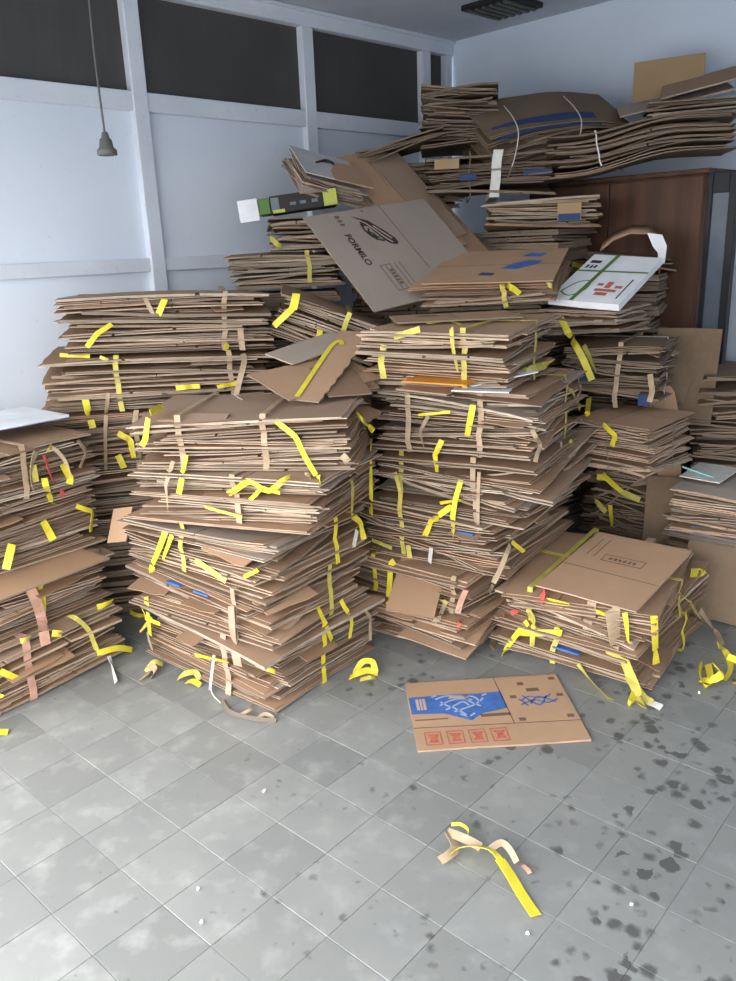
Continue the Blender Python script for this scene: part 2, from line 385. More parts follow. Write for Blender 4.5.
def sheet_me(seed, top='kraft', bend=None, amp=1.0, nply=None, edge='kraft_edge'):
    rr = random.Random(seed)
    ax, ay, ph1, ph2 = rr.uniform(2, 5), rr.uniform(2, 5), rr.uniform(0, 6), rr.uniform(0, 6)
    cc = [rr.gauss(0, 0.007) * amp for _ in range(4)]
    def b0(x, y):
        v = 0.0025 * amp * math.sin(ax * x + ph1) + 0.0025 * amp * math.sin(ay * y + ph2)
        for q, (sx_, sy_) in enumerate(((-1, -1), (1, -1), (1, 1), (-1, 1))):
            t = max(0, 0.5 + (x * sx_ + y * sy_) - 0.55); v += cc[q] * (t / 0.95) ** 1.5 * 2
        return v + (bend(x, y) if bend else 0)
    V, Fc, MI = [], [], []
    n = nply or rr.choice((1, 2, 2, 2)); z = 0.0
    for q in range(n):
        th = rr.uniform(0.0034, 0.0050)
        wq = 0.5 if q == 0 else 0.5 - abs(rr.gauss(0, 0.018))
        dq = 0.5 if q == 0 else 0.5 - abs(rr.gauss(0, 0.018))
        sl = [rr.uniform(-0.25, 0.3)] if rr.random() < 0.6 else []
        lift = [rr.uniform(0, 0.0035) for _ in range(2)]
        bq = lambda x, y, l=lift: b0(x, y) + l[0] * (0.5 + x) + l[1] * (0.5 - y)
        v, f, mi = ply(rr, bq, z, th, 10 if bend else 6, 4, -wq, wq, -dq, dq, sl)
        o = len(V); V += v; Fc += [tuple(a + o for a in t) for t in f]; MI += mi
        z += th + 0.0005
    me = mesh('cardboard_sheet', V, Fc); me.materials.append(M[top]); me.materials.append(M[edge])
    me.polygons.foreach_set('material_index', MI)
    THICK[me.name] = z
    return me
POOL = [sheet_me(100 + q) for q in range(26)]
POOL_SPLAY = [sheet_me(200 + q, amp=2.3) for q in range(14)]
TAN = [sheet_me(300 + q, 'kraft_tan', amp=0.7) for q in range(5)]
OCHRE = [sheet_me(320 + q, 'kraft_ochre', amp=0.7) for q in range(4)]
GREY = [sheet_me(340 + q, 'kraft_grey') for q in range(4)]
WHITE = [sheet_me(360 + q, 'white_board', amp=0.6) for q in range(2)]
WAVE = [sheet_me(400 + q, 'old_shaded_kraft', edge='old_shaded_edge', bend=lambda x, y: 0.018 * math.sin(7.0 * x + 0.6) + 0.02 * x) for q in range(8)]
ARCH = [sheet_me(430 + q, 'old_shaded_kraft', edge='old_shaded_edge', bend=lambda x, y: -0.22 * max(0, abs(x + 0.08) - 0.12) ** 1.6 - 0.05 * max(0, -y)) for q in range(8)]
DROOP = [sheet_me(450 + q, 'old_shaded_kraft', edge='old_shaded_edge', bend=lambda x, y: -0.9 * max(0, -x - 0.05) ** 1.8) for q in range(8)]
OLD_SHADED = [sheet_me(470 + q, 'old_shaded_kraft', edge='old_shaded_edge', amp=1.2) for q in range(14)]   # older, dirtier cartons tied with string, also darkened for the dim back
POOLS = dict(old_shaded=OLD_SHADED, std=POOL, splay=POOL_SPLAY, tan=TAN, ochre=OCHRE, grey=GREY, white=WHITE, wave=WAVE, arch=ARCH, droop=DROOP)

BUN = {}
GROUP = 'tied bundles of flattened cartons'
#BUNDLES-BEGIN  key: (cx, cy, z0, thick, width, depth, yaw, pitch, roll, pool, jitter, label)
B = {
 # middle front stack
 'M1': (-.47, 3.02, 0.00, .25, .76, .60, -40, 0, 0, 'std', 1.0, 'lowest bundle of the middle front stack, its sharp corner on the tiles'),
 'M2': (-.50, 3.00, .25, .22, .78, .58, -39, 0, 0, 'splay', 1.1, 'second bundle up in the middle front stack, fanned sheets with blue marks'),
 'M3': (-.47, 2.99, .47, .20, .76, .58, -35, 0, 0, 'splay', 1.0, 'third bundle up in the middle front stack'),
 'M4': (-.42, 2.97, .67, .20, .78, .56, -22, 0, 0, 'std', 0.9, 'fourth bundle up in the middle front stack, just below the top one'),
 'M5': (-.385, 2.955, .87, .20, .79, .45, -8, 0, 0, 'std', 0.8, 'topmost flat bundle of the middle front stack'),
 # left front stack
 'L1': (-1.52, 2.94, 0.00, .26, .82, .60, 52, 0, 0, 'tan', 0.9, 'lowest bundle of the left front stack, pinkish strap down its face'),
 'L2': (-1.56, 2.96, .26, .21, .80, .60, 52, 0, 0, 'std', 1.0, 'second bundle of the left front stack with a bare brown sheet on top'),
 'L3': (-1.61, 3.00, .47, .28, .82, .58, 54, 0, 0, 'std', 1.0, 'third bundle of the left front stack with bright yellow tape pieces'),
 'L4': (-1.58, 3.00, .75, .205, .86, .60, 52, 0, 0, 'std', 0.9, 'topmost bundle of the left front stack with a tangle of tape ends'),
 # back left stack
 'B1': (-.93, 3.80, 0.00, .36, .92, .56, 12, 0, 0, 'std', 0.6, 'lowest bundle of the back left stack, hidden behind the front stacks'),
 'B2': (-.93, 3.80, .36, .32, .92, .56, 13, 0, 0, 'std', 0.6, 'second bundle of the back left stack, mostly hidden'),
 'B3': (-.98, 3.78, .68, .28, 1.04, .58, 12, 0, 0, 'std', 1.0, 'middle bundle of the back left stack, long tapes hanging over it'),
 'B4': (-.93, 3.78, .96, .24, .98, .58, 13, 0, 1, 'std', 1.1, 'second highest bundle of the back left stack by the white wall'),
 'B5': (-.88, 3.78, 1.205, .25, .88, .56, 11, 0, 2, 'std', 1.1, 'topmost bundle of the back left stack under the wall rail'),
 # centre right stack
 'R1': (.28, 3.32, 0.00, .17, .66, .60, -40, 0, 0, 'tan', 1.3, 'lowest bundle of the centre right stack with brown sheets jutting to the floor'),
 'R2': (.33, 3.34, .17, .17, .66, .58, -40, 0, 0, 'tan', 0.9, 'second bundle of the centre right stack behind the red tape'),
 'R3': (.47, 3.39, .34, .22, .66, .74, -37, 0, 0, 'splay', 1.1, 'third bundle of the centre right stack, small blue mark on its edge'),
 'R4': (.50, 3.35, .56, .26, .68, .74, -32, 0, 0, 'splay', 1.2, 'fourth bundle of the centre right stack, splayed open on its right side'),
 'R5': (.49, 3.34, .82, .26, .68, .72, -28, 0, 0, 'splay', 1.0, 'fifth bundle of the centre right stack below the white sheet'),
 'R6': (.40, 3.30, 1.08, .23, .62, .60, -30, 0, 0, 'tan', 1.0, 'topmost bundle of the centre right stack with a broad brown top sheet'),
 # front right pile
 'F1': (.96, 3.05, 0.00, .16, .62, .66, -40, 0, 0, 'tan', 1.3, 'lower bundle of the front right pile, lying on the floor'),
 'F2': (.97, 3.06, .165, .16, .60, .66, -38, 4, 0, 'splay', 1.4, 'upper fanned bundle of the front right pile with a printed brown top sheet'),
 # behind, between the stacks
 'C0': (-.20, 3.86, 0.00, .55, .42, .46, 3, 0, 0, 'std', 0.5, 'lower hidden bundle in the gap behind the middle stack'),
 'C1': (-.20, 3.86, .55, .50, .42, .46, 0, 0, 0, 'std', 0.7, 'upper bundle in the gap behind the middle stack, under loose sheets'),
 'C2': (-.20, 3.86, 1.16, .21, .52, .44, 2, 0, 22, 'std', 0.7, 'slumped bundle sloping down to the right behind the middle stack'),
 'D0': (-.36, 4.50, 0.00, .72, .56, .42, 4, 0, 0, 'old_shaded', 0.4, 'lower hidden bundle against the panelled wall'),
 'D1': (-.36, 4.50, .72, .72, .56, .42, 2, 0, 0, 'old_shaded', 0.5, 'upper hidden bundle against the panelled wall'),
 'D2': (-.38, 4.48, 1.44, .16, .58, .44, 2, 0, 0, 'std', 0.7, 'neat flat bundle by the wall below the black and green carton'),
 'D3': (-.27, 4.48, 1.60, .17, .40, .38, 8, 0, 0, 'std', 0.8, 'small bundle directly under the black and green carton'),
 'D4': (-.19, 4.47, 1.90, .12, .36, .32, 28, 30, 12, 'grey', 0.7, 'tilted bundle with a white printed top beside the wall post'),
 'J0': (.22, 5.00, 0.00, .90, .54, .40, 0, 0, 0, 'old_shaded', 0.4, 'lower hidden bundle behind the leaning printed sheet'),
 'J1': (.22, 5.00, .90, .85, .54, .40, 0, 0, 0, 'old_shaded', 0.4, 'upper hidden bundle behind the leaning printed sheet'),
 'J2': (.30, 5.03, 1.76, .30, .56, .42, 2, 0, 0, 'old_shaded', 0.9, 'dark bundle below the wedge shaped one at the left of the high pile'),
 'E0': (.62, 4.16, 0.00, .66, .60, .44, -10, 0, 0, 'old_shaded', 0.4, 'lower hidden bundle behind the centre right stack'),
 'E1': (.62, 4.16, .66, .72, .60, .44, -10, 0, 0, 'old_shaded', 0.4, 'upper hidden bundle behind the centre right stack'),
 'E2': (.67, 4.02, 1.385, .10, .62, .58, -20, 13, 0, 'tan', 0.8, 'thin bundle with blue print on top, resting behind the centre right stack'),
 'G0': (.94, 4.72, 0.00, .84, .62, .40, -45.7, 0, 0, 'old_shaded', 0.4, 'lower hidden bundle under the high pile'),
 'G1': (.94, 4.72, .84, .82, .62, .40, -45.7, 0, 0, 'old_shaded', 0.5, 'upper hidden bundle under the high pile'),
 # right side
 'T0': (1.38, 3.94, 0.00, .60, .32, .30, -44, 0, 0, 'old_shaded', 0.6, 'bundle standing in the dark below the brown topped bundle'),
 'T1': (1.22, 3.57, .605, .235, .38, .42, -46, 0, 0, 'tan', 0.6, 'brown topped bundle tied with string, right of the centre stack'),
 'T2': (1.22, 3.86, .85, .30, .44, .42, -30, 0, 0, 'old_shaded', 0.7, 'dark bundle with a blue marked edge under the white printed carton'),
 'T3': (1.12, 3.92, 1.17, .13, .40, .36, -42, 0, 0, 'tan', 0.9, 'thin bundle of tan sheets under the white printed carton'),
 'H0': (1.72, 3.42, 0.00, .28, .60, .50, -38, 0, 0, 'old_shaded', 0.6, 'bundle on the floor below the string bound one at the right edge'),
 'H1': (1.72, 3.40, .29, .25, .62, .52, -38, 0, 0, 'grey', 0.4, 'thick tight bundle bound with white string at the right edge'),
 'K0': (2.02, 3.98, 0.00, .52, .66, .54, -24, 0, 0, 'old_shaded', 0.5, 'lower bundle of the stack at the right edge behind the string bound one'),
 'K1': (2.02, 3.98, .52, .20, .66, .56, -22, 0, 0, 'old_shaded', 0.9, 'middle bundle of the ragged stack at the right edge'),
 'K2': (2.04, 3.98, .72, .24, .64, .56, -26, 0, 0, 'old_shaded', 1.1, 'topmost ragged dark bundle of the stack at the right edge'),
 # high pile at the back
 'U0': (1.00, 4.60, 1.66, .16, .60, .44, -12, 0, 0, 'ochre', 0.8, 'ochre bundle with dark blue printed ends in the high pile'),
 'U1': (.74, 4.74, 1.83, .23, .66, .50, -6, 0, 0, 'old_shaded', 0.9, 'bundle with a pale taped label in the high pile by the corner'),
 'U2': (1.04, 4.82, 2.08, .24, .78, .46, 8, 24, -7, 'arch', 0.5, 'big arched bundle with blue print, tied with white string, on the high pile'),
 'U3': (.58, 4.98, 2.08, .36, .42, .44, -6, 0, 0, 'old_shaded', 1.2, 'ragged bundle at the top left of the high pile near the corner'),
 'U6': (.27, 4.92, 2.075, .09, .52, .42, -4, 0, -13, 'old_shaded', 0.9, 'thin wedge shaped bundle jutting left from the high pile'),
 'U4': (1.49, 4.55, 1.97, .17, .92, .46, -12, 0, -5, 'wave', 0.3, 'wavy tight bundle on the brown cabinet, tied with white string'),
 'U5': (1.76, 4.56, 2.145, .11, .44, .34, -14, 0, 0, 'ochre', 0.4, 'small squared tan bundle at the right end of the high pile'),
 'V0': (1.42, 4.36, 1.42, .10, .40, .30, -20, 0, 6, 'old_shaded', 1.0, 'torn bundle with white paper before the brown cabinet'),
 'V1': (1.42, 4.34, 0.70, .72, .36, .28, -30, 0, 0, 'old_shaded', 0.5, 'upper hidden bundle before the brown cabinet'),
 'V2': (1.42, 4.34, 0.00, .70, .36, .28, -30, 0, 0, 'old_shaded', 0.5, 'lower hidden bundle before the brown cabinet'),
}
HIDDEN = ('B1', 'J0', 'J1', 'C0', 'D0', 'D1', 'E0', 'E1', 'G0', 'G1', 'V1', 'V2', 'K0')
#BUNDLES-END
FLAT = [sheet_me(520 + q, 'old_shaded_kraft', amp=0.03, nply=2, edge='old_shaded_edge') for q in range(4)]
CALM = [sheet_me(500 + q, amp=0.25) for q in range(8)]
ZR = {}
def zrange(me):
    if me.name not in ZR:
        zs = [v.co.z for v in me.vertices]; ZR[me.name] = (min(zs), max(zs))
    return ZR[me.name]
FAN = {'F2': 16, 'F1': -8, 'R4': 9, 'R3': -8, 'M3': 7, 'M2': -6, 'K2': 10, 'L3': 6, 'C2': 8}   # sheets fanned out round the middle
def bundle(key, cx, cy, z0, th, wd, dp, yaw, pitch, roll, pool, jit, label):
    rr = random.Random('b' + key)
    e = empty('cardboard_bundle', (cx, cy, z0), (R(pitch), R(roll), R(yaw)))
    tag(e, label, 'cardboard bundle', GROUP)
    hid = key in HIDDEN; shaped = pool in ('wave', 'arch', 'droop')
    step = 0.034 if hid else (0.0105 if key in ('H1', 'U4') else (0.0105 if pool == 'std' else 0.0125))
    n = max(4, int(round(th / step)))
    hs = [rr.choice((0.7, 0.85, 1.0, 1.0, 1.2, 1.5)) for _ in range(n)]
    k = th / sum(hs); z = 0.0
    wx, wy = rr.uniform(-2.6, 2.6) * jit, rr.uniform(-2.2, 2.2) * jit     # sheets in the middle of a bundle lie askew
    ox = oy = 0.0; made = []
    for i in range(n):
        h = hs[i] * k; mid = math.sin(math.pi * (i + 0.5) / n)
        p = POOLS[pool]
        if pool in ('tan', 'ochre', 'grey') and 0 < i < n - 1 and rr.random() < 0.55: p = POOL
        if pool in ('std', 'splay') and rr.random() < 0.16: p = rr.choice((TAN, GREY))
        me = None
        if hid: p = FLAT
        if not shaped:
            for _ in range(10):
                me = rr.choice(p); zs = h / THICK[me.name] * 0.97; a_, b_ = zrange(me)
                if z + a_ * zs > -0.004 and z + b_ * zs < th + 0.008: break
            else: me = rr.choice(CALM if p in (POOL, POOL_SPLAY) else p)
        else: me = rr.choice(p)
        o = add_obj('cardboard_sheet', me, None, e); made.append(o)
        end = i in (0, n - 1)
        sw = wd * (1.0 if end else rr.uniform(0.82, 1.0)); sd = dp * (1.0 if end else rr.uniform(0.82, 1.0))
        if rr.random() < 0.12 * jit: sw *= 1.07
        if rr.random() < 0.12 * jit: sd *= 1.08
        zsc = 1.0 if shaped else h / THICK[me.name] * (0.97 if rr.random() < 0.8 else 0.7)
        o.scale = (sw, sd, zsc)
        ox = max(-0.028, min(0.028, ox + rr.gauss(0, 0.006) * jit)); oy = max(-0.028, min(0.028, oy + rr.gauss(0, 0.006) * jit))
        o.location = (ox + rr.uniform(-.5, .5) * (abs(wd - sw) + 0.012 * jit), oy + rr.uniform(-.5, .5) * (abs(dp - sd) + 0.012 * jit), z + 0.0005)
        rz = rr.gauss(0, 1.8) * jit
        if pool == 'splay' and rr.random() < 0.3: rz += rr.uniform(-6, 6)
        rz += FAN.get(key, 0) * (i / n - 0.5)
        fl = 0 if shaped else rr.choice((0, 180))
        room = min(z, th - z - h); lim = min(3.0, math.degrees(math.atan2(max(room, 0.002), max(wd, dp) / 2)))
        rx = max(-lim, min(lim, wx * mid + rr.gauss(0, 0.35))); ry = max(-lim, min(lim, wy * mid + rr.gauss(0, 0.35)))
        q = Euler((R(rx), R(ry), R(rz))).to_quaternion() @ Euler((0, 0, R(fl))).to_quaternion()
        o.rotation_euler = q.to_euler()
        z += h
    if not shaped:      # press the bundle to its height so that it rests between its neighbours
        lo, hi = 9.0, -9.0; kids = made
        for o in kids:
            mx = Matrix.LocRotScale(o.location, o.rotation_euler, o.scale)
            for v in o.data.vertices:
                zz = mx[2][0] * v.co.x + mx[2][1] * v.co.y + mx[2][2] * v.co.z + mx[2][3]
                lo = min(lo, zz); hi = max(hi, zz)
        f = (th - 0.001) / (hi - lo)
        for o in kids:
            o.location.z = (o.location.z - lo) * f + 0.0005; o.scale.z *= f
    BUN[key] = (e, th, wd, dp)
    return e
for key, args in B.items(): bundle(key, *args)

def strap(key, axis, s, col='tape_yellow', width=0.022, tight=0.985):
    """tape loop tied round a bundle; axis 'x' shows on the front, 'y' on the side"""
    e, th, wd, dp = BUN[key]; rr = random.Random(key + axis + str(s))
    h = (dp if axis == 'x' else wd) / 2 * tight; c0 = s * (wd if axis == 'x' else dp)
    pts = []
    def add(a, z, j): pts.append((c0 + j, a, z) if axis == 'x' else (-a, c0 + j, z))
    nz = 6; k = rr.uniform(-0.02, 0.02)
    for i in range(nz + 1): add(-h - rr.uniform(0.0, 0.012), th * i / nz + 0.003, k * i / nz + rr.gauss(0, 0.003))
    for i in range(1, 5): add(-h + 2 * h * i / 5, th + 0.002, k)
    for i in range(nz + 1): add(h + 0.004, th * (1 - i / nz) + 0.003, k * (1 - i / nz))
    for i in range(1, 5): add(h - 2 * h * i / 5, 0.0, 0)
    pts.append(pts[0])
    side = (1, 0, 0) if axis == 'x' else (0, 1, 0)
    add_obj('tape_strap', ribbon_me('tape_strap', pts, width, side, 0.001), col, e)
Y_, DU, TA, WH, PK, ST = 'tape_yellow', 'tape_dull', 'tape_tan', 'tape_white', 'tape_pink', 'string_grey'
for a in [('M5', 'x', .08, TA), ('M5', 'x', -.30, TA), ('M4', 'x', .1, TA), ('M4', 'y', .0, DU), ('M3', 'x', -.1, DU), ('M3', 'y', .1, Y_),
          ('M2', 'x', .3, TA), ('M2', 'y', .1, DU), ('M1', 'x', .18, PK, .03), ('M1', 'y', -.05, Y_),
          ('L1', 'x', -.05, PK, .03), ('L2', 'x', .1, Y_), ('L3', 'x', -.1, DU), ('L4', 'x', .12, TA),
          ('B5', 'x', .26, TA), ('B4', 'x', -.2, DU), ('B4', 'x', .3, TA), ('B3', 'x', -.1, TA), ('B3', 'x', .22, DU),
          ('R6', 'x', .24, DU), ('R6', 'y', .0, DU), ('R5', 'x', .18, TA), ('R5', 'x', -.25, TA), ('R5', 'y', .1, DU), ('R4', 'x', -.3, DU), ('R4', 'x', .2, TA), ('R4', 'y', 0., TA),
          ('R3', 'x', -.2, DU), ('R2', 'x', -.25, Y_), ('R2', 'x', .35, TA), ('R1', 'x', -.3, DU), ('F2', 'x', .1, TA, .035), ('F2', 'x', -.3, DU), ('F2', 'y', 0, DU), ('F1', 'x', -.1, DU), ('F1', 'y', .1, Y_),
          ('C2', 'x', .1, DU), ('D2', 'x', .2, DU), ('E2', 'x', .15, DU), ('T1', 'y', 0., ST, .004), ('T1', 'x', 0., ST, .004), ('T2', 'x', .1, TA, .022), ('T2', 'y', .1, WH, .02),
          ('H1', 'x', .1, WH, .006), ('H1', 'x', .13, WH, .006), ('U4', 'x', -.22, WH, .007), ('U1', 'x', .02, WH, .05), ('U1', 'x', -.18, ST, .005)]:
    strap(a[0], a[1], a[2], a[3], *(a[4:]))
#LOOSE
simple('grey_white', (0.50, 0.49, 0.49), 0.7)
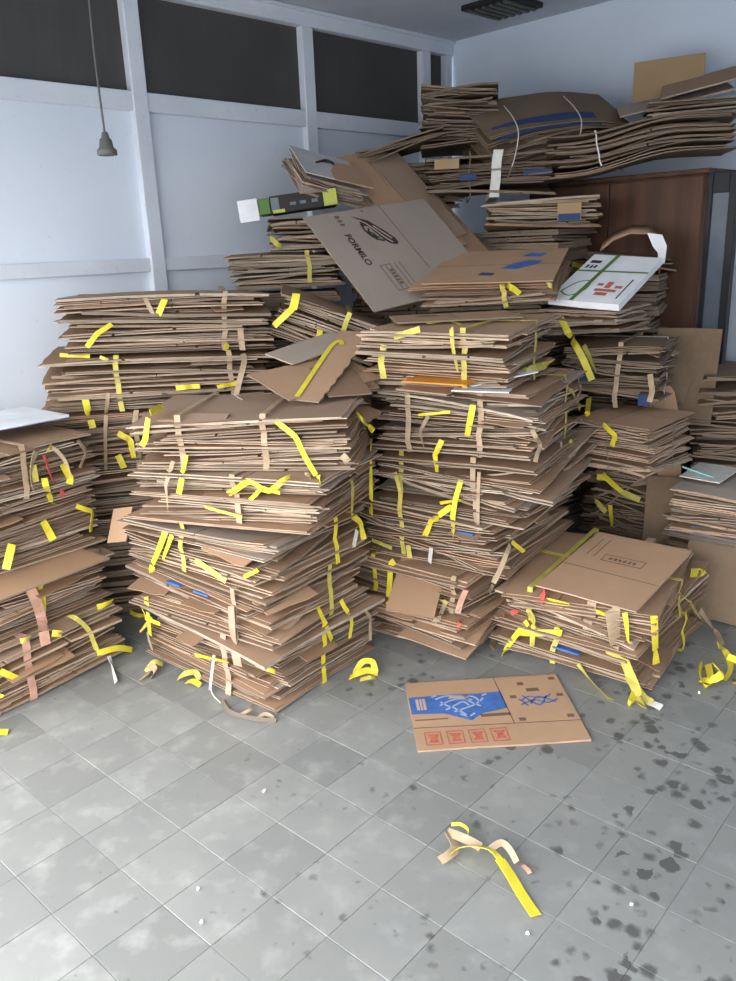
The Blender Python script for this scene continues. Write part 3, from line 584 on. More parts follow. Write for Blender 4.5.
# ------------------------------------------------------------------ tape ends hanging from the bundles (bundle, material, width, points in the bundle's own axes)
TAILS = [
 ('M5', 'tape_yellow', 0.019, [(0.112, -0.242, 0.185), (0.136, -0.252, 0.167), (0.18, -0.251, 0.127), (0.198, -0.246, 0.081), (0.218, -0.246, 0.037), (0.257, -0.31, 0.007)]),
 ('M4', 'tape_yellow', 0.019, [(0.363, -0.24, 0.202), (0.4, -0.29, 0.201)]),
 ('M4', 'tape_yellow', 0.022, [(0.047, -0.296, 0.134), (0.083, -0.304, 0.154), (0.143, -0.304, 0.187), (0.207, -0.299, 0.158), (0.266, -0.299, 0.197), (0.279, -0.268, 0.202)]),
 ('M4', 'tape_yellow', 0.015, [(0.134, -0.298, 0.12), (0.163, -0.304, 0.145), (0.186, -0.3, 0.167), (0.222, -0.304, 0.162), (0.256, -0.305, 0.156)]),
 ('M5', 'tape_yellow', 0.02, [(-0.218, -0.243, 0.063), (-0.222, -0.253, 0.037), (-0.233, -0.246, 0.007), (-0.239, -0.25, 0.002)]),
 ('M4', 'tape_yellow', 0.021, [(-0.134, -0.301, 0.179), (-0.144, -0.301, 0.15), (-0.156, -0.298, 0.119)]),
 ('M5', 'tape_tan', 0.015, [(-0.267, -0.245, 0.042), (-0.277, -0.251, 0.014), (-0.295, -0.235, 0.002)]),
 ('M4', 'tape_tan', 0.016, [(-0.192, -0.299, 0.18), (-0.204, -0.302, 0.15), (-0.205, -0.303, 0.117), (-0.212, -0.296, 0.08), (-0.207, -0.304, 0.049)]),
 ('M3', 'tape_yellow', 0.025, [(-0.137, -0.303, 0.161), (-0.15, -0.308, 0.132), (-0.193, -0.306, 0.066), (-0.245, -0.297, 0.002)]),
 ('M2', 'tape_yellow', 0.026, [(-0.196, -0.301, 0.213), (-0.211, -0.307, 0.182)]),
 ('M3', 'tape_yellow', 0.019, [(-0.108, -0.302, 0.146), (-0.122, -0.308, 0.114), (-0.149, -0.304, 0.076), (-0.169, -0.307, 0.04)]),
 ('M4', 'tape_dull', 0.013, [(-0.054, -0.295, 0.078), (-0.017, -0.305, 0.076), (0.04, -0.302, 0.065), (0.096, -0.298, 0.054)]),
 ('M5', 'tape_yellow', 0.021, [(0.397, 0.075, 0.036), (0.399, 0.058, 0.011), (0.394, 0.086, 0.002)]),
 ('M4', 'tape_yellow', 0.022, [(0.399, 0.178, 0.175), (0.4, 0.174, 0.146), (0.397, 0.174, 0.086), (0.398, 0.167, 0.027), (0.407, 0.141, 0.006)]),
 ('R3', 'tape_yellow', 0.024, [(-0.303, -0.36, 0.222), (-0.281, -0.391, 0.208), (-0.284, -0.39, 0.173)]),
 ('M5', 'tape_yellow', 0.02, [(0.369, -0.062, 0.165), (0.399, -0.142, 0.161), (0.398, 0.002, 0.109), (0.427, -0.072, 0.104)]),
 ('M3', 'tape_yellow', 0.025, [(0.396, 0.139, 0.168), (0.393, 0.196, 0.126), (0.394, 0.205, 0.088), (0.396, 0.213, 0.05)]),
 ('M3', 'tape_white', 0.024, [(0.39, 0.178, 0.098), (0.396, 0.157, 0.071), (0.394, 0.146, 0.039)]),
 ('M2', 'tape_yellow', 0.019, [(0.403, -0.025, 0.088), (0.409, -0.019, 0.06), (0.406, -0.002, 0.025), (0.406, 0.011, 0.002)]),
 ('M1', 'tape_yellow', 0.019, [(0.397, -0.017, 0.243), (0.398, -0.006, 0.211), (0.392, 0.014, 0.174)]),
 ('M2', 'tape_yellow', 0.019, [(0.402, 0.106, 0.066), (0.407, 0.12, 0.031), (0.408, 0.139, 0.002)]),
 ('M1', 'tape_yellow', 0.02, [(0.396, 0.111, 0.242), (0.396, 0.129, 0.204), (0.397, 0.12, 0.173), (0.393, 0.116, 0.139)]),
 ('M1', 'tape_tan', 0.014, [(0.397, 0.21, 0.224), (0.395, 0.242, 0.176), (0.395, 0.24, 0.144), (0.397, 0.236, 0.113), (0.393, 0.238, 0.078)]),
 ('M3', 'tape_dull', 0.021, [(0.003, -0.303, 0.069), (0.039, -0.308, 0.061), (0.098, -0.307, 0.039), (0.154, -0.305, 0.018)]),
 ('M3', 'tape_yellow', 0.015, [(0.242, -0.303, 0.051), (0.284, -0.309, 0.076), (0.317, -0.308, 0.095)]),
 ('M2', 'tape_yellow', 0.023, [(-0.267, -0.3, 0.064), (-0.262, -0.305, 0.034), (-0.311, -0.272, 0.002)]),
 ('M1', 'tape_yellow', 0.024, [(-0.316, -0.312, 0.225), (-0.317, -0.313, 0.191), (-0.316, -0.314, 0.158), (-0.321, -0.312, 0.121)]),
 ('B1', 'tape_yellow', 0.021, [(-0.276, -0.298, 0.013), (-0.24, -0.342, 0.012), (-0.208, -0.344, 0.006)]),
 ('M1', 'tape_yellow', 0.018, [(-0.339, -0.313, 0.193), (-0.287, -0.314, 0.194), (-0.236, -0.315, 0.196)]),
 ('M1', 'tape_yellow', 0.015, [(-0.35, -0.315, 0.236), (-0.337, -0.312, 0.202), (-0.316, -0.313, 0.173)]),
 ('M1', 'tape_dull', 0.018, [(-0.35, -0.338, 0.137), (-0.337, -0.314, 0.163), (-0.29, -0.313, 0.207)]),
 ('M1', 'tape_tan', 0.021, [(-0.344, -0.309, 0.127), (-0.326, -0.315, 0.093), (-0.32, -0.312, 0.053)]),
 ('M2', 'tape_pink', 0.036, [(0.24, -0.301, 0.157), (0.246, -0.307, 0.128), (0.241, -0.306, 0.06), (0.214, -0.281, 0.002)]),
 ('M1', 'tape_pink', 0.037, [(0.21, -0.312, 0.223), (0.22, -0.317, 0.192), (0.221, -0.313, 0.156)]),
 ('M1', 'tape_white', 0.011, [(0.083, -0.31, 0.156), (0.08, -0.315, 0.128), (0.059, -0.314, 0.06), (0.064, -0.332, 0.011)]),
 ('M1', 'tape_yellow', 0.019, [(-0.036, -0.31, 0.119), (0.022, -0.315, 0.132), (0.07, -0.314, 0.138), (0.121, -0.316, 0.148), (0.168, -0.315, 0.156)]),
 ('M1', 'tape_yellow', 0.016, [(0.314, -0.311, 0.193), (0.355, -0.317, 0.199), (0.387, -0.315, 0.198), (0.399, -0.296, 0.182)]),
 ('L4', 'tape_tan', 0.026, [(0.157, -0.316, 0.172), (0.134, -0.325, 0.144), (0.119, -0.321, 0.084), (0.122, -0.318, 0.025)]),
 ('L4', 'tape_red', 0.014, [(0.185, -0.318, 0.154), (0.186, -0.327, 0.125), (0.201, -0.321, 0.06), (0.253, -0.275, 0.002)]),
 ('L3', 'tape_red', 0.015, [(0.26, -0.309, 0.272), (0.27, -0.314, 0.245)]),
 ('L4', 'tape_yellow', 0.026, [(0.253, -0.317, 0.103), (0.261, -0.324, 0.074), (0.276, -0.32, 0.041), (0.266, -0.323, 0.02)]),
 ('L4', 'tape_tan', 0.015, [(0.215, -0.316, 0.179), (0.236, -0.325, 0.159), (0.267, -0.322, 0.106), (0.277, -0.318, 0.041)]),
 ('L4', 'tape_yellow', 0.023, [(0.172, -0.316, 0.067), (0.169, -0.325, 0.037), (0.197, -0.281, 0.002)]),
 ('L3', 'tape_yellow', 0.024, [(0.205, -0.311, 0.271), (0.207, -0.314, 0.238)]),
 ('L4', 'tape_tan', 0.018, [(0.337, -0.315, 0.18), (0.345, -0.324, 0.155), (0.36, -0.322, 0.127), (0.341, -0.323, 0.099), (0.323, -0.324, 0.071)]),
 ('L4', 'tape_dull', 0.017, [(0.224, -0.317, 0.185), (0.209, -0.326, 0.175), (0.201, -0.322, 0.163)]),
 ('L4', 'tape_dull', 0.023, [(0.136, -0.317, 0.127), (0.132, -0.325, 0.096), (0.134, -0.322, 0.062)]),
 ('L3', 'tape_yellow', 0.029, [(0.03, -0.306, 0.121), (0.011, -0.315, 0.095), (0.0, -0.311, 0.064), (-0.014, -0.313, 0.036)]),
 ('L3', 'tape_yellow', 0.03, [(0.169, -0.306, 0.171), (0.175, -0.313, 0.144), (0.186, -0.311, 0.114), (0.194, -0.313, 0.085)]),
 ('L3', 'tape_yellow', 0.021, [(0.321, -0.307, 0.188), (0.35, -0.314, 0.168), (0.387, -0.31, 0.144), (0.377, -0.311, 0.104), (0.366, -0.313, 0.064)]),
 ('L1', 'tape_yellow', 0.023, [(-0.17, -0.315, 0.09), (-0.174, -0.325, 0.091), (-0.171, -0.322, 0.085)]),
 ('L2', 'tape_pink', 0.038, [(0.037, -0.318, 0.192), (0.041, -0.323, 0.165), (0.055, -0.323, 0.104), (0.065, -0.317, 0.041), (0.041, -0.363, 0.004)]),
 ('L1', 'tape_pink', 0.038, [(0.033, -0.318, 0.262), (0.03, -0.323, 0.237), (0.03, -0.323, 0.207)]),
 ('L1', 'tape_dull', 0.018, [(0.167, -0.273, 0.262), (0.173, -0.322, 0.257), (0.216, -0.321, 0.189), (0.233, -0.317, 0.123), (0.238, -0.322, 0.093)]),
 ('L1', 'tape_yellow', 0.025, [(0.239, -0.317, 0.077), (0.268, -0.322, 0.073), (0.336, -0.319, 0.057), (0.41, -0.305, 0.011)]),
 ('L1', 'tape_white', 0.018, [(0.291, -0.316, 0.04), (0.28, -0.342, 0.013), (0.243, -0.409, 0.012), (0.205, -0.477, 0.013)]),
 ('L1', 'tape_yellow', 0.023, [(-0.154, -0.315, 0.181), (-0.129, -0.324, 0.156), (-0.097, -0.321, 0.123)]),
 ('L1', 'tape_yellow', 0.024, [(0.276, -0.307, 0.262), (0.31, -0.311, 0.262), (0.35, -0.305, 0.262)]),
 ('L1', 'tape_yellow', 0.027, [(0.065, -0.317, 0.241), (0.081, -0.323, 0.234), (0.102, -0.321, 0.222)]),
 ('L1', 'tape_dull', 0.023, [(-0.062, -0.317, 0.262), (-0.045, -0.325, 0.262), (-0.022, -0.318, 0.262)]),
 ('B5', 'tape_yellow', 0.022, [(-0.342, -0.299, 0.033), (-0.318, -0.309, 0.061), (-0.296, -0.307, 0.087), (-0.264, -0.305, 0.107), (-0.232, -0.307, 0.127)]),
 ('B4', 'tape_yellow', 0.016, [(-0.436, -0.162, 0.242), (-0.401, -0.199, 0.242), (-0.368, -0.218, 0.242), (-0.335, -0.24, 0.242), (-0.303, -0.266, 0.242)]),
 ('B5', 'tape_yellow', 0.028, [(-0.009, -0.299, 0.225), (-0.025, -0.31, 0.193), (-0.042, -0.305, 0.16)]),
 ('B4', 'tape_yellow', 0.029, [(-0.339, -0.311, 0.072), (-0.335, -0.318, 0.043), (-0.333, -0.316, 0.012), (-0.329, -0.3, 0.002)]),
 ('B3', 'tape_yellow', 0.029, [(-0.275, -0.317, 0.26), (-0.269, -0.319, 0.225)]),
 ('M5', 'tape_yellow', 0.021, [(-0.338, -0.249, 0.198), (-0.345, -0.249, 0.172), (-0.351, -0.251, 0.146), (-0.361, -0.245, 0.119), (-0.374, -0.251, 0.098)]),
 ('M5', 'tape_yellow', 0.024, [(-0.362, -0.171, 0.202), (-0.361, -0.117, 0.202), (-0.366, -0.046, 0.202)]),
 ('B3', 'tape_yellow', 0.026, [(-0.17, -0.308, 0.192), (-0.145, -0.32, 0.176), (-0.123, -0.314, 0.157), (-0.119, -0.315, 0.117), (-0.115, -0.317, 0.076)]),
 ('B3', 'tape_yellow', 0.029, [(-0.181, -0.311, 0.094), (-0.171, -0.32, 0.066), (-0.163, -0.314, 0.034)]),
 ('B4', 'tape_tan', 0.016, [(-0.243, -0.309, 0.088), (-0.248, -0.319, 0.058), (-0.255, -0.316, 0.025), (-0.262, -0.302, 0.002)]),
 ('B3', 'tape_tan', 0.016, [(-0.208, -0.315, 0.275), (-0.214, -0.317, 0.244), (-0.224, -0.319, 0.177), (-0.232, -0.318, 0.105), (-0.24, -0.314, 0.032)]),
 ('B5', 'tape_tan', 0.025, [(0.298, -0.3, 0.098), (0.301, -0.308, 0.062), (0.303, -0.304, 0.025), (0.306, -0.297, 0.002)]),
 ('B4', 'tape_tan', 0.025, [(0.34, -0.315, 0.227), (0.342, -0.319, 0.191), (0.319, -0.319, 0.117), (0.296, -0.334, 0.045)]),
 ('M5', 'tape_white', 0.022, [(-0.136, 0.141, 0.202), (-0.102, 0.077, 0.202)]),
 ('B4', 'tape_yellow', 0.022, [(0.041, -0.309, 0.092), (0.076, -0.321, 0.095), (0.11, -0.313, 0.095), (0.144, -0.318, 0.096)]),
 ('B4', 'tape_yellow', 0.019, [(0.218, -0.308, 0.086), (0.248, -0.321, 0.092), (0.279, -0.314, 0.095), (0.31, -0.317, 0.1)]),
 ('B4', 'tape_dull', 0.016, [(-0.259, -0.308, 0.242), (-0.243, -0.319, 0.236), (-0.227, -0.316, 0.228)]),
 ('B5', 'tape_yellow', 0.025, [(0.244, -0.3, 0.031), (0.238, -0.311, 0.006)]),
 ('B5', 'tape_tan', 0.019, [(-0.09, -0.299, 0.23), (-0.076, -0.309, 0.198), (-0.062, -0.306, 0.164)]),
 ('C2', 'tape_yellow', 0.035, [(-0.18, -0.233, 0.212), (-0.176, -0.251, 0.183), (-0.173, -0.245, 0.145)]),
 ('C2', 'tape_yellow', 0.029, [(-0.175, -0.239, 0.149), (-0.192, -0.248, 0.116), (-0.211, -0.246, 0.081), (-0.229, -0.245, 0.047)]),
 ('C2', 'tape_yellow', 0.026, [(-0.032, -0.239, 0.098), (-0.024, -0.249, 0.06), (-0.015, -0.244, 0.021), (-0.018, -0.254, 0.002)]),
 ('D1', 'tape_yellow', 0.03, [(0.101, -0.237, 0.352), (0.083, -0.24, 0.317)]),
 ('D1', 'tape_dull', 0.038, [(0.063, -0.231, 0.348), (0.094, -0.239, 0.332), (0.125, -0.234, 0.314)]),
 ('R6', 'tape_dull', 0.025, [(-0.183, -0.316, 0.165), (-0.186, -0.325, 0.133), (-0.195, -0.322, 0.1), (-0.189, -0.324, 0.068), (-0.184, -0.324, 0.036)]),
 ('R6', 'tape_dull', 0.024, [(-0.138, -0.317, 0.196), (-0.095, -0.327, 0.208), (-0.06, -0.324, 0.218), (-0.025, -0.323, 0.228)]),
 ('R6', 'tape_yellow', 0.011, [(-0.083, -0.146, 0.232), (-0.055, -0.132, 0.232), (-0.02, -0.058, 0.232), (0.062, -0.089, 0.217), (0.12, -0.067, 0.196)]),
 ('R6', 'tape_dull', 0.019, [(0.097, -0.313, 0.232), (0.105, -0.327, 0.218), (0.109, -0.324, 0.162), (0.119, -0.319, 0.103), (0.129, -0.327, 0.075)]),
 ('T3', 'tape_yellow', 0.031, [(-0.07, -0.199, 0.085), (-0.047, -0.206, 0.053), (-0.028, -0.203, 0.019), (-0.022, -0.177, 0.002)]),
 ('T2', 'tape_yellow', 0.031, [(-0.174, -0.17, 0.302), (-0.136, -0.236, 0.284), (-0.1, -0.24, 0.226), (-0.071, -0.236, 0.162), (-0.056, -0.235, 0.13)]),
 ('T2', 'tape_dull', 0.024, [(-0.101, -0.23, 0.289), (-0.084, -0.237, 0.26), (-0.07, -0.232, 0.229), (-0.054, -0.238, 0.199), (-0.038, -0.239, 0.169)]),
 ('R6', 'tape_dull', 0.032, [(0.256, -0.005, 0.028), (0.319, -0.092, 0.054), (0.318, 0.012, 0.049), (0.318, 0.118, 0.044), (0.372, 0.029, 0.073)]),
 ('R5', 'tape_dull', 0.024, [(0.28, 0.142, 0.205), (0.314, 0.139, 0.195), (0.346, 0.147, 0.182), (0.346, 0.225, 0.132), (0.383, 0.142, 0.113)]),
 ('T2', 'tape_yellow', 0.027, [(-0.068, -0.227, 0.044), (-0.049, -0.313, 0.021), (-0.034, -0.384, 0.002), (-0.052, -0.327, 0.002)]),
 ('R5', 'tape_tan', 0.022, [(0.345, 0.248, 0.246), (0.346, 0.266, 0.201), (0.345, 0.296, 0.152), (0.346, 0.224, 0.143), (0.346, 0.153, 0.135)]),
 ('R5', 'tape_yellow', 0.024, [(0.104, -0.378, 0.209), (0.102, -0.388, 0.181), (0.094, -0.382, 0.15), (0.088, -0.383, 0.12), (0.084, -0.387, 0.091)]),
 ('R5', 'tape_yellow', 0.022, [(-0.022, -0.378, 0.065), (-0.034, -0.386, 0.036), (-0.053, -0.377, 0.002)]),
 ('R4', 'tape_yellow', 0.022, [(-0.03, -0.393, 0.262), (-0.026, -0.392, 0.228), (-0.022, -0.394, 0.195)]),
 ('R4', 'tape_yellow', 0.022, [(0.078, -0.387, 0.172), (0.074, -0.396, 0.146), (0.055, -0.393, 0.085), (0.044, -0.39, 0.023), (0.041, -0.385, 0.002)]),
 ('R3', 'tape_yellow', 0.023, [(0.124, -0.395, 0.21), (0.119, -0.387, 0.175), (0.121, -0.391, 0.145)]),
 ('R3', 'tape_yellow', 0.026, [(-0.021, -0.384, 0.116), (0.004, -0.392, 0.162), (0.023, -0.391, 0.204), (0.065, -0.406, 0.222)]),
 ('R4', 'tape_yellow', 0.025, [(-0.017, -0.393, 0.016), (0.013, -0.394, 0.04), (0.039, -0.388, 0.061)]),
 ('R4', 'tape_tan', 0.014, [(0.153, -0.386, 0.212), (0.156, -0.395, 0.187), (0.153, -0.393, 0.131), (0.15, -0.388, 0.068), (0.151, -0.391, 0.004)]),
 ('R3', 'tape_tan', 0.014, [(0.232, -0.389, 0.222), (0.235, -0.393, 0.192)]),
 ('R5', 'tape_tan', 0.017, [(-0.079, -0.378, 0.156), (-0.093, -0.387, 0.125), (-0.112, -0.383, 0.091), (-0.104, -0.384, 0.06), (-0.094, -0.387, 0.03)]),
 ('R4', 'tape_dull', 0.017, [(-0.215, -0.388, 0.171), (-0.204, -0.393, 0.144), (-0.191, -0.391, 0.086), (-0.195, -0.389, 0.029)]),
 ('R4', 'tape_yellow', 0.014, [(-0.013, -0.388, 0.066), (0.023, -0.396, 0.078), (0.052, -0.39, 0.084), (0.085, -0.394, 0.094)]),
 ('R5', 'tape_yellow', 0.011, [(-0.121, -0.378, 0.157), (-0.084, -0.386, 0.164), (-0.052, -0.384, 0.168), (-0.019, -0.383, 0.173), (0.015, -0.385, 0.178)]),
 ('R2', 'tape_yellow', 0.027, [(-0.047, -0.302, 0.172), (-0.063, -0.307, 0.152), (-0.069, -0.311, 0.079), (-0.065, -0.327, 0.013)]),
 ('R1', 'tape_yellow', 0.027, [(-0.041, -0.278, 0.172), (-0.016, -0.316, 0.166)]),
 ('R3', 'tape_white', 0.023, [(0.014, -0.386, 0.08), (0.014, -0.393, 0.05), (0.007, -0.389, 0.015)]),
 ('R3', 'tape_dull', 0.021, [(-0.101, -0.384, 0.07), (-0.092, -0.392, 0.045), (-0.088, -0.391, 0.016)]),
 ('R3', 'tape_dull', 0.018, [(-0.288, -0.384, 0.056), (-0.247, -0.392, 0.055), (-0.214, -0.39, 0.048), (-0.179, -0.391, 0.043)]),
 ('R5', 'tape_tan', 0.016, [(0.331, -0.378, 0.129), (0.348, -0.384, 0.103), (0.346, -0.321, 0.061), (0.347, -0.356, 0.037), (0.347, -0.386, 0.012)]),
 ('R4', 'tape_tan', 0.018, [(0.347, -0.118, 0.234), (0.349, -0.066, 0.199), (0.348, 0.0, 0.159), (0.348, 0.065, 0.118)]),
 ('R4', 'tape_dull', 0.018, [(0.346, 0.108, 0.245), (0.349, 0.137, 0.207), (0.347, 0.182, 0.163)]),
 ('T1', 'tape_yellow', 0.026, [(-0.027, -0.227, 0.223), (0.007, -0.234, 0.202), (0.035, -0.23, 0.179), (0.031, -0.234, 0.157), (0.025, -0.233, 0.133)]),
 ('T0', 'tape_yellow', 0.03, [(-0.131, -0.176, 0.447), (-0.085, -0.17, 0.448), (-0.053, -0.174, 0.43), (-0.022, -0.176, 0.412), (0.005, -0.171, 0.391)]),
 ('T0', 'tape_yellow', 0.026, [(-0.101, -0.175, 0.471), (-0.077, -0.171, 0.446), (-0.049, -0.173, 0.423)]),
 ('T0', 'tape_dull', 0.029, [(0.004, -0.168, 0.39), (0.056, -0.177, 0.381), (0.101, -0.171, 0.367)]),
 ('T0', 'tape_yellow', 0.026, [(-0.057, -0.166, 0.309), (-0.048, -0.174, 0.276), (-0.044, -0.17, 0.238), (-0.037, -0.174, 0.203)]),
 ('T0', 'tape_dull', 0.026, [(-0.14, -0.168, 0.321), (-0.104, -0.177, 0.298), (-0.075, -0.17, 0.269)]),
 ('R3', 'tape_yellow', 0.017, [(0.338, -0.308, 0.143), (0.343, -0.263, 0.108), (0.34, -0.203, 0.066)]),
 ('R3', 'tape_tan', 0.02, [(0.338, -0.324, 0.136), (0.343, -0.362, 0.114), (0.33, -0.391, 0.053), (0.313, -0.412, 0.002)]),
 ('R2', 'tape_tan', 0.02, [(0.34, -0.15, 0.105), (0.344, -0.183, 0.086)]),
 ('F2', 'tape_yellow', 0.022, [(0.208, -0.346, 0.162), (0.216, -0.355, 0.14), (0.218, -0.35, 0.107), (0.222, -0.351, 0.077), (0.227, -0.354, 0.048)]),
 ('F2', 'tape_yellow', 0.028, [(0.304, -0.319, 0.162), (0.307, -0.322, 0.143), (0.307, -0.306, 0.075), (0.305, -0.287, 0.005)]),
 ('F1', 'tape_yellow', 0.028, [(0.316, -0.26, 0.149), (0.319, -0.26, 0.121), (0.316, -0.243, 0.083)]),
 ('F1', 'tape_yellow', 0.026, [(-0.25, -0.394, 0.009), (-0.25, -0.354, 0.025), (-0.205, -0.352, 0.101), (-0.162, -0.347, 0.162)]),
 ('F2', 'tape_dull', 0.02, [(-0.201, -0.344, 0.117), (-0.18, -0.354, 0.097), (-0.168, -0.348, 0.068), (-0.152, -0.349, 0.043), (-0.147, -0.363, 0.02)]),
 ('F1', 'tape_dull', 0.02, [(-0.134, -0.352, 0.158), (-0.138, -0.348, 0.125), (-0.137, -0.354, 0.097), (-0.14, -0.349, 0.063)]),
 ('F1', 'tape_yellow', 0.026, [(-0.206, -0.346, 0.1), (-0.168, -0.355, 0.115), (-0.105, -0.352, 0.132), (-0.045, -0.348, 0.148), (-0.012, -0.354, 0.16)]),
 ('F2', 'tape_red', 0.026, [(-0.127, -0.293, 0.162), (-0.11, -0.354, 0.16), (-0.126, -0.349, 0.112)]),
 ('R1', 'tape_red', 0.021, [(0.339, -0.083, 0.093), (0.344, -0.034, 0.088), (0.426, -0.119, 0.159)]),
 ('F2', 'tape_red', 0.02, [(-0.252, -0.35, 0.039), (-0.22, -0.351, 0.062)]),
 ('F2', 'tape_yellow', 0.022, [(-0.105, -0.347, 0.134), (-0.067, -0.355, 0.14), (-0.034, -0.351, 0.14), (-0.0, -0.352, 0.142)]),
 ('F2', 'tape_tan', 0.055, [(0.155, -0.334, 0.162), (0.166, -0.353, 0.15), (0.172, -0.352, 0.087), (0.182, -0.361, 0.03)]),
 ('F1', 'tape_tan', 0.055, [(0.196, -0.343, 0.162), (0.205, -0.354, 0.146)]),
 ('F2', 'tape_yellow', 0.019, [(0.1, -0.348, 0.141), (0.122, -0.355, 0.142), (0.14, -0.351, 0.136)]),
 ('F1', 'tape_dull', 0.025, [(0.055, -0.346, 0.045), (0.078, -0.353, 0.03), (0.132, -0.387, 0.013), (0.202, -0.432, 0.011), (0.238, -0.46, 0.015)]),
 ('F1', 'tape_dull', 0.039, [(0.233, -0.346, 0.119), (0.25, -0.353, 0.095), (0.278, -0.351, 0.037), (0.317, -0.395, 0.012), (0.344, -0.442, 0.015)]),
 ('F1', 'tape_yellow', 0.022, [(0.284, -0.345, 0.02), (0.293, -0.395, 0.014), (0.304, -0.45, 0.013)]),
 ('F1', 'tape_dull', 0.019, [(0.164, -0.347, 0.13), (0.198, -0.355, 0.131), (0.227, -0.351, 0.125), (0.259, -0.353, 0.122)]),
 ('F2', 'tape_yellow', 0.035, [(0.305, 0.114, 0.143), (0.307, 0.215, 0.101), (0.332, 0.229, 0.103)]),
 ('H0', 'tape_yellow', 0.037, [(-0.098, -0.273, 0.181), (-0.085, -0.273, 0.153), (-0.072, -0.276, 0.126), (-0.072, -0.268, 0.082), (-0.069, -0.277, 0.045)]),
 ('F2', 'tape_dull', 0.036, [(0.274, 0.019, 0.103), (0.307, 0.009, 0.089), (0.336, 0.012, 0.069)]),
 ('F1', 'tape_dull', 0.038, [(0.294, 0.174, 0.162), (0.317, 0.158, 0.155), (0.317, 0.219, 0.104), (0.315, 0.288, 0.048)]),
 ('F1', 'tape_tan', 0.032, [(0.315, 0.25, 0.109), (0.333, 0.268, 0.074), (0.376, 0.287, 0.011), (0.432, 0.178, 0.01)]),
 ('M1', 'tape_yellow', 0.027, [(1.525, 0.997, 0.073), (1.53, 1.081, 0.014), (1.585, 0.973, 0.012), (1.596, 0.856, 0.01), (1.557, 0.925, 0.006)]),
 ('M1', 'tape_yellow', 0.026, [(1.491, 0.93, 0.009), (1.509, 0.848, 0.014), (1.553, 0.767, 0.013), (1.559, 0.815, 0.011), (1.51, 0.941, 0.01)]),
 ('R2', 'tape_pink', 0.023, [(0.309, -0.307, 0.132), (0.298, -0.312, 0.101), (0.282, -0.308, 0.065), (0.273, -0.31, 0.024)]),
 ('R1', 'tape_red', 0.02, [(0.307, -0.274, 0.172), (0.336, -0.309, 0.172), (0.342, -0.308, 0.168)]),
 ('R2', 'tape_tan', 0.023, [(0.212, -0.304, 0.062), (0.205, -0.312, 0.033), (0.206, -0.332, 0.01)]),
 ('R1', 'tape_tan', 0.023, [(0.234, -0.287, 0.172), (0.239, -0.319, 0.172), (0.222, -0.32, 0.156)]),
 ('R2', 'tape_dull', 0.017, [(0.222, -0.304, 0.052), (0.209, -0.313, 0.058), (0.187, -0.31, 0.058)]),
 ('R1', 'tape_tan', 0.027, [(0.339, -0.049, 0.042), (0.35, -0.076, 0.015), (0.385, -0.142, 0.012)]),
 ('E2', 'tape_yellow', 0.03, [(0.079, -0.299, 0.102), (0.085, -0.238, 0.102), (0.116, -0.313, 0.102), (0.138, -0.315, 0.088), (0.16, -0.316, 0.07)]),
 ('G1', 'tape_yellow', 0.025, [(0.325, -0.029, 0.637), (0.322, 0.052, 0.624), (0.324, 0.133, 0.61)]),
 ('E2', 'tape_dull', 0.023, [(0.258, -0.228, 0.102), (0.281, -0.29, 0.102), (0.3, -0.314, 0.102)]),
 ('D3', 'tape_dull', 0.026, [(-0.201, -0.128, 0.07), (-0.176, -0.22, 0.044), (-0.147, -0.217, 0.019)]),
 ('T2', 'tape_tan', 0.024, [(0.198, -0.228, 0.168), (0.207, -0.238, 0.129), (0.213, -0.234, 0.089), (0.203, -0.236, 0.043)]),
 ('M4', 'tape_tan', 0.019, [(0.317, -0.229, 0.202), (0.351, -0.261, 0.202)]),
 ('M5', 'tape_tan', 0.024, [(0.338, -0.243, 0.06), (0.35, -0.253, 0.051), (0.359, -0.25, 0.037)]),
]

def outward(q, wd, dp):
    a, b = q[0] / (wd / 2), q[1] / (dp / 2)
    n = Vector((a ** 5, b ** 5, 0.05)); return n.normalized() if n.length > 1e-4 else Vector((0, -1, 0))
for i, (key, col, wdt, pts) in enumerate(TAILS):
    e, th, wd, dp = BUN[key]; rr = random.Random(i * 7 + 1)
    path = smooth_path(pts, 4) if len(pts) > 2 else smooth_path([pts[0], (Vector(pts[0]) + Vector(pts[1])) / 2 + Vector((rr.gauss(0, .005), rr.gauss(0, .005), rr.gauss(0, .004))), pts[1]], 3)
    n = len(path); sides = []
    for j in range(n):
        t = path[min(j + 1, n - 1)] - path[max(j - 1, 0)]; sides.append(t.cross(outward(path[j], wd, dp)))
    t0, t1 = rr.uniform(-.35, .35), rr.choice((0, 0, .9, -.9, .5))
    tw = [t0 + t1 * j / (n - 1) for j in range(n)]
    ws = wdt
    add_obj('tape_tail', ribbon_me('tape_tail', path, ws, sides, 0.0014, tw), col, e)

